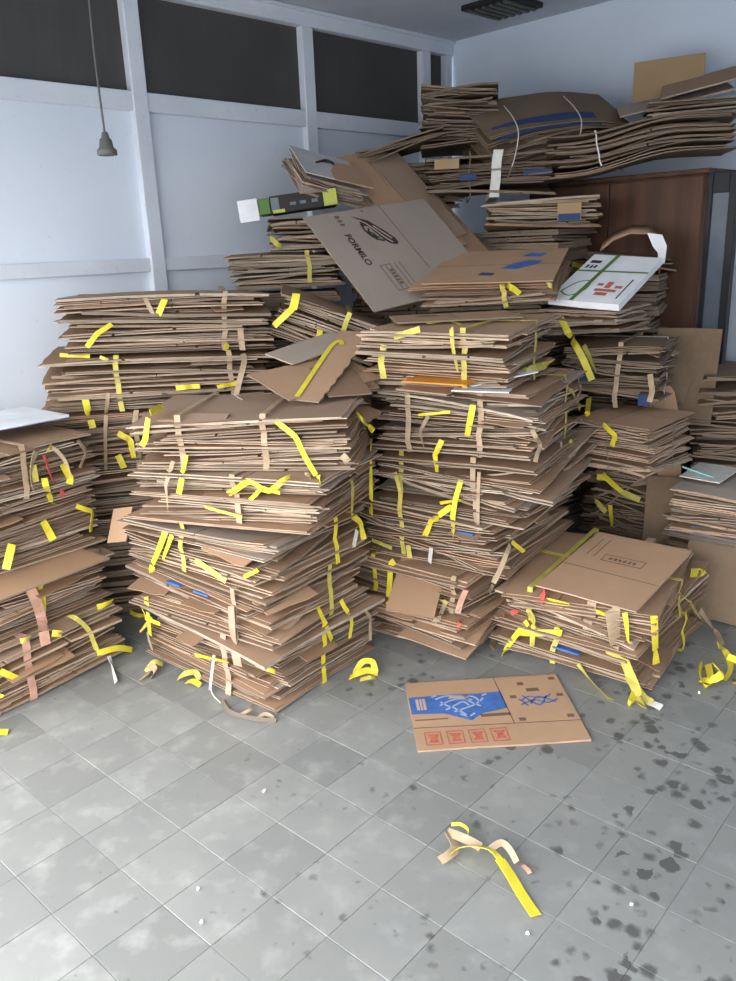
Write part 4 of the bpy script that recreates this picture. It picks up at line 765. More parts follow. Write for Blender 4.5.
# torn carton flaps sticking out between the sheets
rf = random.Random(21)
FLAPS = []
for q in range(6):
    n = 5; w_, d_ = rf.uniform(.10, .24), rf.uniform(.022, .05)
    out = [(-w_ / 2, .05), (-w_ / 2, -d_)] + [(-w_ / 2 + w_ * i / n, -d_ + rf.uniform(-.003, .003)) for i in range(1, n)] + [(w_ / 2, -d_ * rf.uniform(.7, 1)), (w_ / 2, .05)]
    me = plate_me('flap', out, .004); me.materials.append(M[rf.choice(('kraft', 'kraft_tan'))]); FLAPS.append(me)
for key in ('M1', 'M2', 'M3', 'M4', 'M5', 'L1', 'L2', 'L3', 'L4', 'B3', 'B4', 'B5', 'R1', 'R2', 'R3', 'R4', 'R5', 'R6', 'F1', 'F2', 'C2', 'T2', 'K2', 'U1', 'U3'):
    e, th, wd, dp = BUN[key]
    for q in range(0 if key in ('M2', 'L1') else 1, 3):
        o = add_obj('flap', rf.choice(FLAPS), None, e); a = R(rf.uniform(3, 22)); z = rf.uniform(.45, .92) * th
        if q < 2 and not (key[0] == 'L'): o.location = (rf.uniform(-.4, .4) * wd, -dp / 2 + .012, z); o.rotation_euler = (a, R(rf.uniform(-6, 6)), R(rf.uniform(-14, 14)))
        elif key[0] == 'L': o.location = (rf.uniform(-.1, .42) * wd, -dp / 2 + .012, z); o.rotation_euler = (a, 0, R(rf.uniform(-14, 14)))
        else: o.location = (wd / 2 - .012, rf.uniform(-.4, .3) * dp, z); o.rotation_euler = (a, 0, R(90 + rf.uniform(-14, 14)))

# ------------------------------------------------------------------ loose sheets and other single pieces
def panel(name, A, Bx, Dy, mat, label, cat, pts=None, th=0.006, group=None, parent=None, rough_edge=0.0):
    """flat board: A corner, Bx end of its x edge, Dy end of its y edge; pts = outline in edge fractions; thickness along x cross y"""
    A, Bx, Dy = Vector(A), Vector(Bx), Vector(Dy); x = Bx - A; lx = x.length; x.normalize()
    y = Dy - A; y = y - x * y.dot(x); ly = y.length; y.normalize(); zv = x.cross(y)
    rr = random.Random(name + str(tuple(A)))
    pts = pts or [(0, 0), (.33, 0.004), (.62, -.004), (1, 0), (1.003, .5), (1, 1), (.55, 1.004), (0, 1)]
    me = plate_me(name, [(a * lx + rr.gauss(0, rough_edge), b * ly + rr.gauss(0, rough_edge)) for a, b in pts], th)
    o = add_obj(name, me, mat); me.materials.append(M['kraft_edge' if mat.startswith('kraft') else ('old_shaded_edge' if mat == 'old_shaded_kraft' else mat)])
    for p_ in me.polygons: p_.material_index = 0 if abs(p_.normal.z) > 0.5 else 1
    mw = Matrix((x, y, zv)).transposed().to_4x4(); mw.translation = A
    if parent is not None:
        o.parent = parent; o.matrix_parent_inverse = Matrix()
        pm = Matrix.LocRotScale(parent.location, parent.rotation_euler, None); mw = pm.inverted() @ mw
        o.matrix_basis = mw
    else:
        o.matrix_world = mw
    if label: tag(o, label, cat, group)
    return o, lx, ly, th
def decal(o4, name, mat, pts, dz=0.0006):
    o, lx, ly, th = o4
    me = plate_me(name, [(a * lx, b * ly) for a, b in pts], 0.0004); c_ = add_obj(name, me, mat, o); c_.location = (0, 0, th + dz); return c_
def rect(x0, x1, y0, y1): return [(x0, y0), (x1, y0), (x1, y1), (x0, y1)]
def word(o4, s, mat, fx, fy, size, rot=0.0, dz=0.0008):
    o, lx, ly, th = o4
    me = text_me('lettering', s, size); c_ = add_obj('lettering', me, None, o); me.materials.clear(); me.materials.append(M[mat])
    c_.location = (fx * lx, fy * ly, th + dz); c_.rotation_euler = (0, 0, rot); return c_
def smudge(o4, mat, x0, x1, y0, y1, n, seed=0):
    """row of small print too worn to read"""
    rr = random.Random(seed); st = (x1 - x0) / n
    for i in range(n):
        a = x0 + i * st; decal(o4, 'worn_print', mat, [(a, y0 + rr.uniform(0, .2) * (y1 - y0)), (a + st * rr.uniform(.5, .8), y0), (a + st * .75, y1 - rr.uniform(0, .4) * (y1 - y0)), (a + st * rr.uniform(0, .3), y1)])
def stroke(o4, name, mat, pts, wd, dz=0.001):
    o, lx, ly, th = o4
    pp = smooth_path([(a * lx, b * ly, th + dz) for a, b in pts], 4)
    return add_obj(name, ribbon_me(name, pp, wd, [Vector((0, 0, 1)).cross(pp[min(i + 1, len(pp) - 1)] - pp[max(i - 1, 0)]) for i in range(len(pp))], 0.0004), mat, o)

# the flattened carton lying alone on the tiles
fc = panel('flattened_carton', (.13, 2.29, .001), (.712, 2.315, .001), (.128, 2.72, .001), 'kraft_tan', 'flattened carton with blue band and red squares lying alone on the tiles', 'cardboard sheet', th=0.007)
decal(fc, 'upper_ply', 'kraft_tan', [(.004, .30), (.985, .27), (.995, .985), (.006, .99)], 0.0).location.z = fc[3]
up = (fc[0], fc[1], fc[2], fc[3] + .0006)
decal(up, 'crease', 'brown_print', [(0, .295), (1, .265), (1, .272), (0, .302)])
decal(up, 'crease', 'brown_print', [(.60, .28), (.605, .28), (.585, 1), (.58, 1)])
decal(up, 'blue_band', 'blue_print', [(.006, .50), (.10, .49), (.20, .485), (.26, .44), (.33, .38), (.36, .36), (.39, .40), (.44, .455), (.52, .48), (.60, .515), (.593, .77), (.45, .755), (.30, .77), (.15, .76), (.006, .755)])
for a, b in ((.045, .062), (.068, .082), (.088, .104)): decal(up, 'emblem_bar', 'tan_print', rect(a, b, .55, .72), .0012)
for pts in ([(.17, .70), (.24, .745), (.34, .74), (.42, .70), (.44, .62)], [(.19, .60), (.25, .66), (.33, .69), (.40, .66)], [(.22, .53), (.29, .60), (.34, .64), (.37, .58)], [(.27, .50), (.34, .54), (.42, .60), (.47, .68)], [(.30, .46), (.35, .42), (.39, .46)], [(.20, .66), (.23, .60), (.29, .53), (.35, .41)], [(.36, .72), (.38, .64), (.44, .56)], [(.47, .72), (.50, .74)], [(.15, .74), (.18, .76)]):
    stroke(up, 'emblem_line', 'pale_blue_print', pts, .008, .0014)
decal(up, 'emblem_plate', 'tan_print', [(.25, .70), (.38, .70), (.40, .74), (.27, .745)], .0012)
for pts in ([(.70, .60), (.76, .66), (.84, .62), (.90, .68)], [(.69, .54), (.78, .60), (.86, .55), (.93, .60)], [(.72, .68), (.80, .52), (.87, .66)], [(.75, .55), (.82, .65), (.91, .55)], [(.69, .63), (.73, .52)]):
    stroke(up, 'emblem_line', 'blue_print', pts, .006, .001)
for x, y in ((.955, .93), (.955, .66), (.955, .34), (.66, .33), (.74, .87), (.66, .67)): decal(up, 'stamp', 'brown_print', rect(x - .02, x + .02, y - .022, y + .022))
decal(up, 'stamp', 'brown_print', rect(.76, .84, .74, .79)); decal(up, 'small_print', 'brown_print', rect(.02, .22, .40, .415)); decal(up, 'small_print', 'brown_print', rect(.42, .60, .40, .44))
for a in (.055, .185, .315, .445):
    for r_ in (rect(a, a + .10, .055, .068), rect(a, a + .10, .222, .235), rect(a, a + .008, .068, .222), rect(a + .092, a + .10, .068, .222)): decal(fc, 'red_square', 'red_print', r_)
    decal(fc, 'red_square', 'red_print', [(a + .02, .09), (a + .08, .09), (a + .07, .14), (a + .085, .2), (a + .015, .2), (a + .035, .14)])

# big leaning sheet with black print
ls = panel('leaning_sheet', (-.26, 4.05, 1.75), (.06, 3.72, 1.32), (.39, 4.5, 1.79), 'kraft_grey', 'big pale brown sheet with black emblem leaning in the middle of the pile', 'cardboard sheet',
           pts=[(0, 0), (.5, -.003), (1, 0), (1, .40), (.84, .62), (.66, 1), (.3, 1.003), (0, 1)], th=0.007)
word(ls, 'FORMILO', 'black_print', .41, .204, .05, 0.0)
smudge(ls, 'brown_print', .04, .17, .21, .25, 3, 1)
decal(ls, 'emblem', 'black_print', [(.07, .33), (.12, .37), (.17, .355), (.20, .40), (.28, .42), (.36, .44), (.41, .47), (.43, .51), (.41, .53), (.36, .53), (.28, .50), (.20, .46), (.14, .43), (.11, .39)])
for pts in ([(.17, .40), (.25, .43), (.34, .46), (.40, .49)], [(.20, .435), (.28, .47), (.36, .505)], [(.12, .365), (.17, .40)]): stroke(ls, 'emblem_line', 'tan_print', pts, .008, .0016)
for pts in ([(.16, .36), (.24, .355), (.33, .385), (.37, .44)], [(.16, .41), (.19, .36)], [(.25, .365), (.29, .40), (.35, .39)], [(.22, .39), (.28, .37), (.33, .42)]): stroke(ls, 'emblem_line', 'black_print', pts, .011)
for q in range(5): decal(ls, 'print_line', 'brown_print', rect(.60, .86, .265 + q * .038, .270 + q * .038))
for q in (.60, .86): decal(ls, 'print_line', 'brown_print', rect(q, q + .006, .265, .35))
smudge(ls, 'brown_print', .65, .82, .31, .338, 5, 2)
decal(ls, 'crease', 'brown_print', [(0, .595), (.72, .605), (.72, .61), (0, .60)])
smudge(ls, 'brown_print', .02, .05, .43, .45, 2, 3)

# further sheets leaning behind it
for q, (A, Bx, Dy, mt, lb) in enumerate([
    ((-.094, 4.57, 1.955), (.25, 4.24, 1.51), (.29, 4.74, 1.965), 'kraft_tan', 'tan sheet with yellow tape leaning right behind the printed sheet'),
    ((-.095, 4.62, 2.005), (.25, 4.29, 1.56), (.31, 4.78, 2.01), 'kraft', 'second sheet in the leaning row behind the printed sheet'),
    ((-.104, 4.67, 2.07), (.24, 4.34, 1.63), (.28, 4.83, 2.05), 'kraft_tan', 'rearmost tall tan sheet of the leaning row'),
    ((.08, 4.48, 1.82), (.42, 4.16, 1.40), (.49, 4.73, 1.82), 'kraft_tan', 'narrow sheet peeping out just behind the printed sheet')]):
    o4 = panel('leaning_sheet', A, Bx, Dy, mt, lb, 'cardboard sheet')
    decal(o4, 'crease', 'brown_print', [(0, .48), (1, .47), (1, .475), (0, .486)])
    if q == 0:
        decal(o4, 'tape_piece', 'tape_dull', [(.10, .05), (.14, .05), (.15, .35), (.11, .36)]); decal(o4, 'tape_piece', 'tape_dull', [(.05, .04), (.20, .06), (.20, .10), (.05, .09)])

# black and green carton on the wall stack
bc = empty('printed_carton', (-.27, 4.42, 1.80), (0, R(-6), R(4)))
add_obj('body', box_me('body', -.17, .17, -.13, .13, 0, .085, .004), 'black_print', bc)
add_obj('green_end', box_me('green_end', -.23, -.171, -.128, .128, .004, .08, .004), 'green_print', bc)
add_obj('white_flap', plate_me('white_flap', [(-.335, -.132), (-.232, -.134), (-.222, -.02), (-.325, -.01)], .004), 'white_board', bc).rotation_euler = (0, 0, 0)
fl = add_obj('white_flap', box_me('white_flap', -.33, -.232, -.136, -.131, -.02, .085, .001), 'white_board', bc)
for pts in ([(-.165, .01), (-.13, .01), (-.12, .075), (-.16, .08)],): add_obj('label_patch', box_me('label_patch', -.165, -.125, -.132, -.1305, .012, .076), 'grey_panel', bc)
add_obj('lime_patch', box_me('lime_patch', .10, .168, -.1325, -.1305, .003, .08), 'lime_print', bc)
add_obj('lime_patch', box_me('lime_patch', -.16, -.10, -.1325, -.1305, .002, .018), 'lime_print', bc)
add_obj('lime_patch', box_me('lime_patch', .10, .165, -.10, .12, .0855, .0865), 'lime_print', bc)
for x in (-.07, -.02, .04): add_obj('label_patch', box_me('label_patch', x, x + .03, -.132, -.1305, .03, .045), 'grey_panel', bc)
tag(bc, 'flat black and green printed carton with a white end flap', 'carton')

# white printed carton tied with a dark strap
wc = panel('white_carton', (.86, 3.76, 1.325), (1.12, 3.55, 1.300), (1.19, 4.10, 1.50), 'white_board', 'white printed carton with dark green straps and red print', 'carton',
           pts=[(0, 0), (.5, -.01), (1, 0), (1.0, .5), (1, 1), (.5, 1.0), (0, 1)], th=.03)
for pts in ([(.30, 0), (.36, 0), (.40, 1), (.34, 1)], [(0, .60), (1, .64), (1, .67), (0, .63)]): decal(wc, 'green_strap', 'green_print', pts, .001)
for r_ in (rect(.55, .72, .14, .20), rect(.50, .80, .22, .27), rect(.60, .68, .29, .42), rect(.48, .56, .33, .38), rect(.74, .84, .30, .35)): decal(wc, 'red_mark', 'red_print', r_)
smudge(wc, 'black_print', .06, .24, .68, .76, 3, 4); decal(wc, 'black_mark', 'black_print', rect(.06, .22, .80, .86)); decal(wc, 'black_mark', 'black_print', rect(.88, .90, .1, .5))
stroke(wc, 'green_ring', 'green_print', [(.08, .15), (.18, .35), (.34, .40), (.38, .22), (.25, .08), (.08, .15)], .008, .003)

# green sheeting beside it
gb = panel('green_carton', (.84, 3.80, 1.325), (.98, 3.70, 1.325), (1.00, 4.02, 1.36), 'green_print', 'small green printed carton piece left of the white carton', 'carton', th=.012, rough_edge=.01)

# torn tan sheet with a yellow tape edge, and the pieces around it
jag = [(0, 0), (1, 0), (1, .30), (.94, .34), (.90, .31), (.86, .37), (.80, .35), (.76, .40), (.70, .37), (.63, .43), (.57, .40), (.50, .46), (.42, .42), (.36, .47), (.30, .45), (.22, .50), (.12, .47), (0, .52)]
ts = panel('torn_sheet', (-.09, 3.53, 1.262), (-.26, 2.90, 1.083), (.07, 3.45, 1.235), 'kraft_tan', 'torn tan sheet with a yellow tape along its edge in the gap', 'torn sheet', pts=[(a, 1 - b) for a, b in [(x, 1 - y) for x, y in [(0, 0), (1, 0)] + [(a, b + .25) for a, b in jag[2:]]]], th=.006)
stroke(ts, 'tape_edge', 'tape_yellow', [(.98, .06), (.7, .05), (.4, .04), (.25, .06), (.18, .16), (.24, .28)], .02, .004)
panel('loose_sheet', (-.45, 3.10, 1.150), (-.27, 2.88, 1.083), (-.17, 3.45, 1.20), 'kraft_tan', 'brown sheet fallen flat beside the torn tan sheet', 'cardboard sheet')
panel('loose_sheet', (-.13, 2.93, 1.083), (.03, 2.98, 1.080), (-.10, 3.24, 1.15), 'kraft', 'small brown scrap below the torn edge of the tan sheet', 'cardboard sheet')
panel('loose_sheet', (-.01, 3.05, 1.083), (.06, 3.09, 1.083), (-.02, 3.36, 1.18), 'kraft', 'narrow scrap between the torn sheet and the centre right stack', 'cardboard sheet')
panel('loose_sheet', (-.40, 3.32, 1.20), (-.28, 3.20, 1.17), (-.12, 3.56, 1.25), 'kraft_grey', 'greyish scrap behind the torn tan sheet', 'cardboard sheet')

# pieces that jut out of single bundles
e = BUN['R6'][0]
panel('jutting_sheet', (.12, 3.02, 1.085), (.30, 2.90, 1.078), (.30, 3.20, 1.09), 'kraft_tan', None, None, parent=e)
panel('white_sheet', (.32, 2.93, 1.088), (.52, 2.86, 1.085), (.50, 3.18, 1.092), 'white_board', None, None, parent=e, th=.004)
panel('white_sheet', (.40, 2.94, 1.10), (.66, 3.02, 1.13), (.36, 3.20, 1.10), 'white_board', None, None, parent=e, th=.004)
panel('orange_sheet', (.14, 2.99, 1.12), (.36, 2.86, 1.118), (.26, 3.16, 1.12), 'orange_print', None, None, parent=e, th=.004)
e = BUN['R2'][0]
panel('jutting_sheet', (.05, 2.93, .215), (.24, 2.88, .195), (.06, 3.22, .345), 'kraft_tan', None, None, parent=e)
e = BUN['R1'][0]
panel('jutting_sheet', (.10, 3.02, .055), (.36, 2.84, .03), (.36, 3.30, .10), 'kraft_tan', None, None, parent=e)
panel('jutting_sheet', (.16, 2.99, .105), (.40, 2.86, .08), (.40, 3.26, .14), 'kraft_tan', None, None, parent=e)
e = BUN['L2'][0]
panel('jutting_sheet', (-1.36, 2.52, .468), (-1.03, 2.97, .466), (-1.62, 2.72, .474), 'kraft_tan', None, None, parent=e)
e = BUN['F2'][0]
tp = panel('printed_top_sheet', (.63, 2.84, .335), (.93, 2.58, .335), (.98, 3.26, .388), 'kraft_tan', None, None, parent=e)
decal(tp, 'crease', 'brown_print', [(0, .40), (1, .38), (1, .386), (0, .408)])
for r_ in (rect(.30, .72, .56, .568), rect(.30, .72, .66, .668), rect(.30, .308, .56, .66), rect(.712, .72, .56, .66)): decal(tp, 'print_line', 'brown_print', r_)
smudge(tp, 'brown_print', .36, .66, .59, .635, 6, 5)
for a in (.12, .20): decal(tp, 'slot', 'brown_print', rect(a, a + .01, .60, .9))
e = BUN['E2'][0]
bm_ = plate_me('printed_top_sheet', [(-.30, -.285), (.02, -.29), (.30, -.28), (.305, .285), (-.295, .29)], .006); bo = add_obj('printed_top_sheet', bm_, 'kraft_tan', e); bo.location = (0, 0, .112); bp = (bo, .6, .57, .006)
decal(bp, 'blue_mark', 'blue_print', [(.05, -.12), (.18, -.14), (.30, -.02), (.36, .10), (.24, .13), (.12, .03)]); decal(bp, 'blue_mark', 'blue_print', [(.16, .26), (.32, .24), (.36, .34), (.22, .38)])
decal(bp, 'blue_mark', 'dark_blue_print', [(-.1, -.30), (.02, -.32), (.03, -.25), (-.08, -.22)]); decal(bp, 'crease', 'brown_print', rect(-.5, .5, .0, .006))
e = BUN['R6'][0]
tb = panel('printed_top_sheet', (.12, 3.50, 1.316), (.14, 3.20, 1.314), (.62, 3.54, 1.318), 'kraft_tan', None, None, parent=e)
decal(tb, 'oval_mark', 'brown_print', [(.30 + .09 * math.cos(t * .5236), .30 + .10 * math.sin(t * .5236)) for t in range(12)])
decal(tb, 'crease', 'brown_print', rect(0, 1, .5, .506)); decal(tb, 'crease', 'brown_print', rect(.48, .487, 0, 1))
e = BUN['D4'][0]
o = add_obj('white_top', plate_me('white_top', [(-.175, -.155), (.17, -.15), (.175, .155), (-.17, .16)], .005), 'grey_white', e); o.location = (0, 0, .125)
o3 = add_obj('brown_cover', plate_me('brown_cover', [(-.02, -.17), (.20, -.16), (.21, .10), (.06, .06), (.00, -.05)], .005), 'kraft_tan', e); o3.location = (0, 0, .131)
for q in range(3):
    pp = smooth_path([(-.07 + q * .02, .0 + q * .015, .1315), (-.03 + q * .01, .04 + q * .012, .1315), (.03, .05 + q * .02, .1315), (.06, .03 + q * .02, .1315)])
    add_obj('black_mark', ribbon_me('black_mark', pp, .012, [Vector((0, 0, 1)).cross(pp[min(j + 1, len(pp) - 1)] - pp[max(j - 1, 0)]) for j in range(len(pp))], .0006), 'black_print', e)
e = BUN['U1'][0]
for x0, x1, mt in ((-.30, -.17, 'kraft_ochre'),): add_obj('carton_end', box_me('carton_end', x0, x1, -.262, -.255, .15, .20, .002), mt, e)
for x0, x1, z0, z1, mt in ((-.17, -.08, .09, .12, 'dark_blue_print'), (.16, .30, .10, .13, 'dark_blue_print')): add_obj('blue_mark', box_me('blue_mark', x0, x1, -.262, -.254, z0, z1, .001), mt, e)
e = BUN['U0'][0]
add_obj('printed_end', box_me('printed_end', .08, .20, -.236, -.226, .035, .125, .002), 'kraft_ochre', e); add_obj('blue_mark', box_me('blue_mark', .085, .195, -.240, -.236, .037, .072, .001), 'dark_blue_print', e)
e = BUN['U2'][0]
for a, b in ((-.22, .20),):
    vs = []; 
    for i in range(9):
        x = -.34 + .56 * i / 8; zb = -0.22 * max(0, abs(x / .78 + 0.08) - 0.12) ** 1.6
        vs.append((x, zb))
    V = []; Fc = []
    for x, zb in vs: V += [(x, -.265, zb + .212), (x, -.14, zb + .236)]
    for i in range(8): Fc.append((2 * i, 2 * i + 2, 2 * i + 3, 2 * i + 1))
    bpo = add_obj('blue_print_band', mesh('blue_print_band', V, Fc), 'dark_blue_print', e)
    sm = bpo.modifiers.new('thickness', 'SOLIDIFY'); sm.thickness = .002
for x in (-.24, .10):
    zb = -0.22 * max(0, abs(x / .78 + 0.08) - 0.12) ** 1.6
    add_obj('string', tube_me('string', smooth_path([(x - .05, -.268, zb - .01), (x - .02, -.285, zb + .1), (x, -.275, zb + .222), (x + .03, -.1, zb + .245), (x + .05, .1, zb + .245)]), .003, 5), 'tape_white', e)
e = BUN['M2'][0]
for x in (-.02, .14): add_obj('blue_mark', box_me('blue_mark', x - .12, x - .04, -.290, -.270, .151, .159, .001), 'blue_print', e)
e = BUN['R3'][0]
add_obj('blue_mark', box_me('blue_mark', .12, .20, -.372, -.350, .161, .170, .001), 'blue_print', e)
e = BUN['F1'][0]
add_obj('blue_mark', box_me('blue_mark', -.06, .05, -.334, -.310, .072, .081, .001), 'blue_print', e)
e = BUN['T2'][0]
add_obj('blue_mark', box_me('blue_mark', -.18, -.06, -.216, -.208, .12, .17, .001), 'dark_blue_print', e); add_obj('blue_mark', box_me('blue_mark', .15, .20, -.216, -.206, .02, .07, .001), 'dark_blue_print', e)
e = BUN['H1'][0]
o = add_obj('pale_patch', plate_me('pale_patch', [(-.30, -.10), (-.12, -.13), (-.10, .16), (-.29, .18)], .004), 'tape_white', e); o.location = (0, 0, .262)

# right side: standing and leaning boards, teal strip
panel('standing_board', (1.43, 3.70, .34), (1.60, 3.74, .36), (1.40, 3.86, .90), 'kraft_tan', 'tan board standing on edge right of the brown topped bundle', 'cardboard sheet', pts=[(0, 0), (.6, 0), (.72, .25), (1, .80), (1, .93), (.9, .99), (0, 1)], th=.012)
panel('leaning_board', (1.25, 3.46, .02), (1.40, 3.40, .02), (1.36, 3.70, .50), 'old_shaded_kraft', 'narrow brown board leaning in the dark under the brown topped bundle', 'cardboard sheet', th=.008)
dk = panel('leaning_board', (1.35, 3.25, .004), (1.74, 2.93, .004), (1.43, 3.35, .37), 'old_shaded_kraft', 'dark brown board leaning on the right edge bundles behind the front right pile', 'cardboard sheet', th=.008)  # darker kraft paints in the shadow this board stands in
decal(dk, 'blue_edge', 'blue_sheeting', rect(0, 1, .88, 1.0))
panel('drape_board', (1.45, 4.03, .70), (1.70, 3.86, .70), (1.48, 4.12, 1.16), 'old_shaded_kraft', 'dark board with a white tape propped beside the cabinet', 'cardboard sheet', th=.008)
o4 = panel('leaning_board', (1.36, 4.02, .86), (1.58, 3.92, .80), (1.40, 4.14, 1.15), 'old_shaded_kraft', 'shadowed brown board behind the blue marked bundle', 'cardboard sheet', th=.008); decal(o4, 'tape_piece', 'tape_white', rect(.45, .53, .15, .8), .002)
tl = add_obj('teal_strip', box_me('teal_strip', -.07, .07, -.006, .006, 0, .006, .001), 'teal_strip', None, (1.50, 3.50, .570), (0, R(15), R(-30))); tag(tl, 'short teal plastic strip on the right edge bundles', 'strip')

# high pile: loose boards on the cabinet
panel('standing_board', (1.52, 4.78, 2.24), (1.83, 4.60, 2.24), (1.53, 4.80, 2.50), 'kraft_ochre', 'upright tan board at the top of the high pile', 'cardboard sheet', th=.012)
panel('loose_sheet', (1.38, 4.52, 2.195), (1.90, 4.38, 2.285), (1.46, 4.80, 2.285), 'kraft_grey', 'greyish sheet sliding down before the upright tan board', 'cardboard sheet', th=.008)
panel('loose_sheet', (1.58, 4.50, 2.27), (2.02, 4.30, 2.35), (1.66, 4.70, 2.36), 'kraft', 'brown sheet crossing over the greyish one on the high pile', 'cardboard sheet', th=.008)
# torn white paper and curled board before the cabinet
ws = [(-.16, 0, .04), (-.10, .01, .09), (-.02, 0, .12), (.06, -.01, .115), (.12, 0, .07), (.14, 0, .0), (.13, -.01, -.08)]
V = []; Fc = []
for x, y, z in ws: V += [(x, y - .13, z - .02), (x + .02, y + .13, z + .02)]
for i in range(len(ws) - 1): Fc.append((2 * i, 2 * i + 2, 2 * i + 3, 2 * i + 1))
cu = add_obj('curled_board', mesh('curled_board', V, Fc, True), 'kraft', None, (1.40, 4.28, 1.525), (0, 0, R(-15))); sm = cu.modifiers.new('thickness', 'SOLIDIFY'); sm.thickness = .006
tag(cu, 'curled brown board with torn white paper before the cabinet', 'cardboard sheet')
V = [(.06, -.145, .095), (.13, -.14, .085), (.155, -.145, .03), (.15, -.15, -.05), (.12, -.15, -.06), (.115, -.15, .0), (.09, -.15, .03)]
tpp = add_obj('torn_paper', mesh('torn_paper', V, [tuple(range(7))]), 'white_board', cu); sm = tpp.modifiers.new('thickness', 'SOLIDIFY'); sm.thickness = .002

# white board with blue edge on the left stack
wb = panel('white_foam_board', (-1.52, 2.82, .998), (-1.20, 3.22, .992), (-1.78, 3.04, 1.0), 'white_board', 'white board with a blue edge lying on the left front stack', 'board', th=.012)
decal(wb, 'blue_edge', 'blue_print', rect(0, 1, -.02, .0), -.010)
small = panel('loose_sheet', (-1.06, 3.06, .50), (-.97, 3.02, .52), (-1.02, 3.14, .62), 'kraft_tan', 'small tan scrap wedged between the left and middle front stacks', 'cardboard sheet')

# ------------------------------------------------------------------ scraps of tape on the floor
def floor_tape(label, parts):
    e = empty('tape_scrap', (parts[0][2][0][0], parts[0][2][0][1], 0))
    for mt, wd_, pts, tws in parts:
        pp = smooth_path([(p_[0] - e.location.x, p_[1] - e.location.y, p_[2]) for p_ in pts], 5); n = len(pp)
        sides = [Vector((0, 0, 1)).cross(pp[min(j + 1, n - 1)] - pp[max(j - 1, 0)]) for j in range(n)]
        tw = [tws[0] + (tws[1] - tws[0]) * j / (n - 1) for j in range(n)]
        add_obj('tape_piece', ribbon_me('tape_piece', pp, wd_, sides, .0014, tw), mt, e)
    tag(e, label, 'tape scrap', 'tape scraps on the floor'); return e
floor_tape('long twisted yellow tape lying alone in the foreground', [
    ('tape_yellow', .030, [(.375, 1.595, .006), (.352, 1.66, .010), (.335, 1.72, .014), (.315, 1.775, .020)], (.1, .2)),
    ('tape_yellow', .020, [(.318, 1.770, .020), (.295, 1.80, .030), (.25, 1.815, .030), (.21, 1.815, .026), (.185, 1.80, .02)], (.2, 1.1)),
    ('tape_tan', .026, [(.155, 1.785, .014), (.18, 1.80, .018), (.20, 1.825, .02), (.19, 1.86, .03), (.185, 1.875, .03)], (.2, .6)),
    ('tape_tan', .024, [(.185, 1.875, .03), (.215, 1.85, .035), (.25, 1.83, .03), (.27, 1.82, .022)], (.5, .8)),
    ('tape_yellow', .010, [(.20, 1.915, .022), (.225, 1.905, .03), (.243, 1.88, .03), (.235, 1.85, .025)], (1.2, 1.3)),
    ('tape_tan', .018, [(.29, 1.81, .02), (.325, 1.82, .034), (.345, 1.80, .03), (.36, 1.77, .012)], (.6, .9)),
    ('tape_pink', .012, [(.375, 1.765, .006), (.385, 1.745, .008), (.388, 1.735, .006)], (.1, .3)),
    ('string_grey', .006, [(.355, 1.78, .006), (.385, 1.765, .006), (.41, 1.75, .006)], (.1, .1))])
floor_tape('brown string and white tape end on the floor before the middle stack', [
    ('string_grey', .016, [(-.58, 2.66, .006), (-.545, 2.58, .010), (-.49, 2.535, .012), (-.42, 2.51, .010), (-.36, 2.505, .006)], (.4, 1.0)),
    ('tape_tan', .012, [(-.50, 2.54, .010), (-.46, 2.56, .020), (-.45, 2.60, .016)], (.8, .4)),
    ('tape_tan', .014, [(-.43, 2.52, .008), (-.40, 2.535, .016), (-.37, 2.52, .006)], (.3, .9)),
    ('tape_white', .005, [(-.64, 2.76, .012), (-.62, 2.70, .005), (-.58, 2.64, .004)], (.1, .1))])
floor_tape('crumpled yellow tape on the floor at the right of the middle stack', [
    ('tape_yellow', .026, [(-.10, 2.78, .008), (-.07, 2.77, .03), (-.03, 2.79, .03), (.01, 2.80, .012)], (.3, .9)),
    ('tape_yellow', .024, [(-.08, 2.80, .010), (-.05, 2.83, .045), (-.01, 2.82, .05), (.00, 2.79, .02)], (.9, .4)),
    ('tape_dull', .020, [(-.06, 2.76, .008), (-.02, 2.755, .02), (.0, 2.77, .010)], (.2, .5))])
floor_tape('yellow tape end on the floor at the left photo edge', [('tape_yellow', .028, [(-1.42, 2.47, .006), (-1.36, 2.49, .012), (-1.315, 2.50, .006)], (.1, .3))])
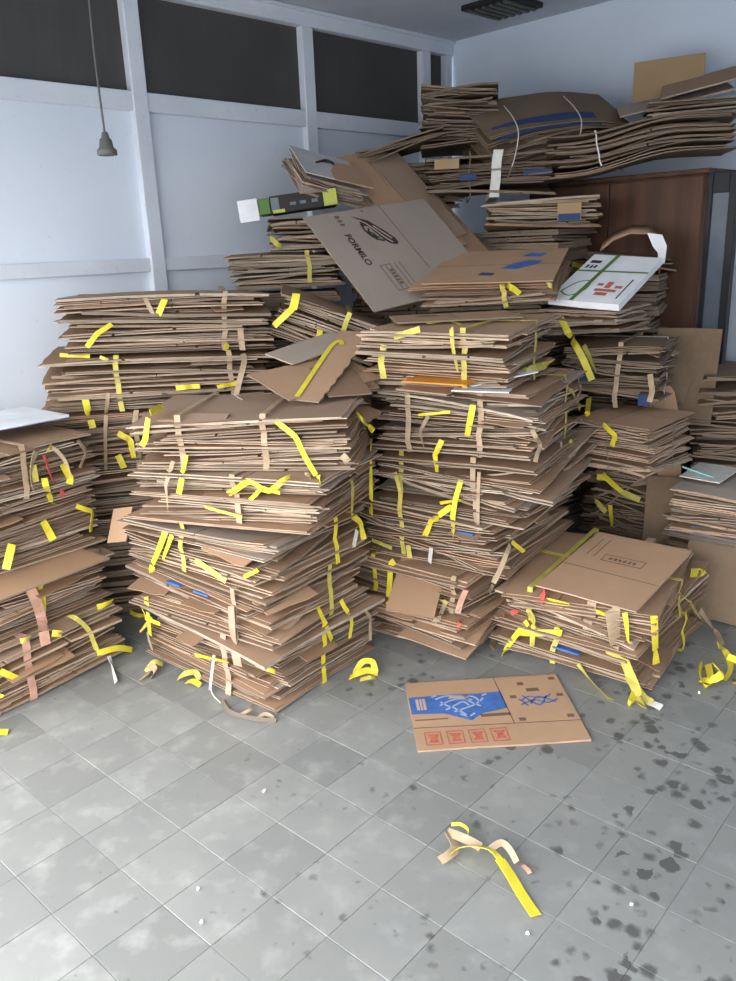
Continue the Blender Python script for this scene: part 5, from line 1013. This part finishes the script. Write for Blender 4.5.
floor_tape('tan knotted tape on the floor at the left corner of the middle stack', [
    ('tape_tan', .026, [(-.93, 2.94, .008), (-.91, 2.90, .03), (-.88, 2.88, .02), (-.89, 2.84, .006)], (.4, 1.0)), ('tape_dull', .022, [(-.92, 2.89, .006), (-.89, 2.91, .04), (-.86, 2.92, .02)], (.9, .3)), ('tape_tan', .02, [(-.90, 2.92, .01), (-.91, 2.86, .012), (-.93, 2.83, .005)], (.2, .4))])
floor_tape('small yellow knot of tape on the floor before the middle stack', [
    ('tape_dull', .024, [(-.78, 2.83, .006), (-.75, 2.82, .03), (-.71, 2.83, .03), (-.69, 2.81, .006)], (.4, .9)), ('tape_yellow', .022, [(-.74, 2.80, .006), (-.71, 2.78, .02), (-.68, 2.77, .006)], (.2, .5))])
floor_tape('yellow tape loop on the floor at the right of the front right pile', [
    ('tape_yellow', .028, [(1.22, 2.66, .010), (1.24, 2.62, .03), (1.28, 2.63, .05), (1.27, 2.68, .06)], (.4, 1.0)), ('tape_yellow', .026, [(1.33, 2.70, .08), (1.37, 2.68, .06), (1.36, 2.64, .02), (1.33, 2.63, .006)], (.9, .4))])
floor_tape('dull yellow tape hanging to the floor from the front right pile', [
    ('tape_dull', .034, [(.93, 2.62, .06), (.95, 2.58, .03), (.965, 2.55, .010), (.985, 2.52, .006)], (.2, .6)), ('tape_white', .03, [(.98, 2.53, .006), (1.00, 2.50, .008), (1.01, 2.49, .005)], (.1, .3))])
rc = random.Random(9)
for q, (x, y) in enumerate([(.345, 1.545), (1.18, 2.58), (-.46, 1.62), (-.49, 1.73), (.62, 1.62), (-.36, 2.12)]):
    bm = bmesh.new(); bmesh.ops.create_icosphere(bm, subdivisions=1, radius=.006)
    for v in bm.verts: v.co *= rc.uniform(.6, 1.3)
    me = bpy.data.meshes.new('paper_crumb'); bm.to_mesh(me); bm.free()
    o = add_obj('paper_crumb', me, 'white_board', None, (x, y, .005)); tag(o, ['white paper crumb near the tip of the long yellow tape', 'white paper crumb by the front right pile', 'white paper crumb on the pale tiles, lower of the left pair', 'white paper crumb on the pale tiles, upper of the left pair', 'white paper crumb right of the long yellow tape', 'white paper crumb on the tiles below the middle stack'][q], 'paper crumb', 'paper crumbs on the tiles')
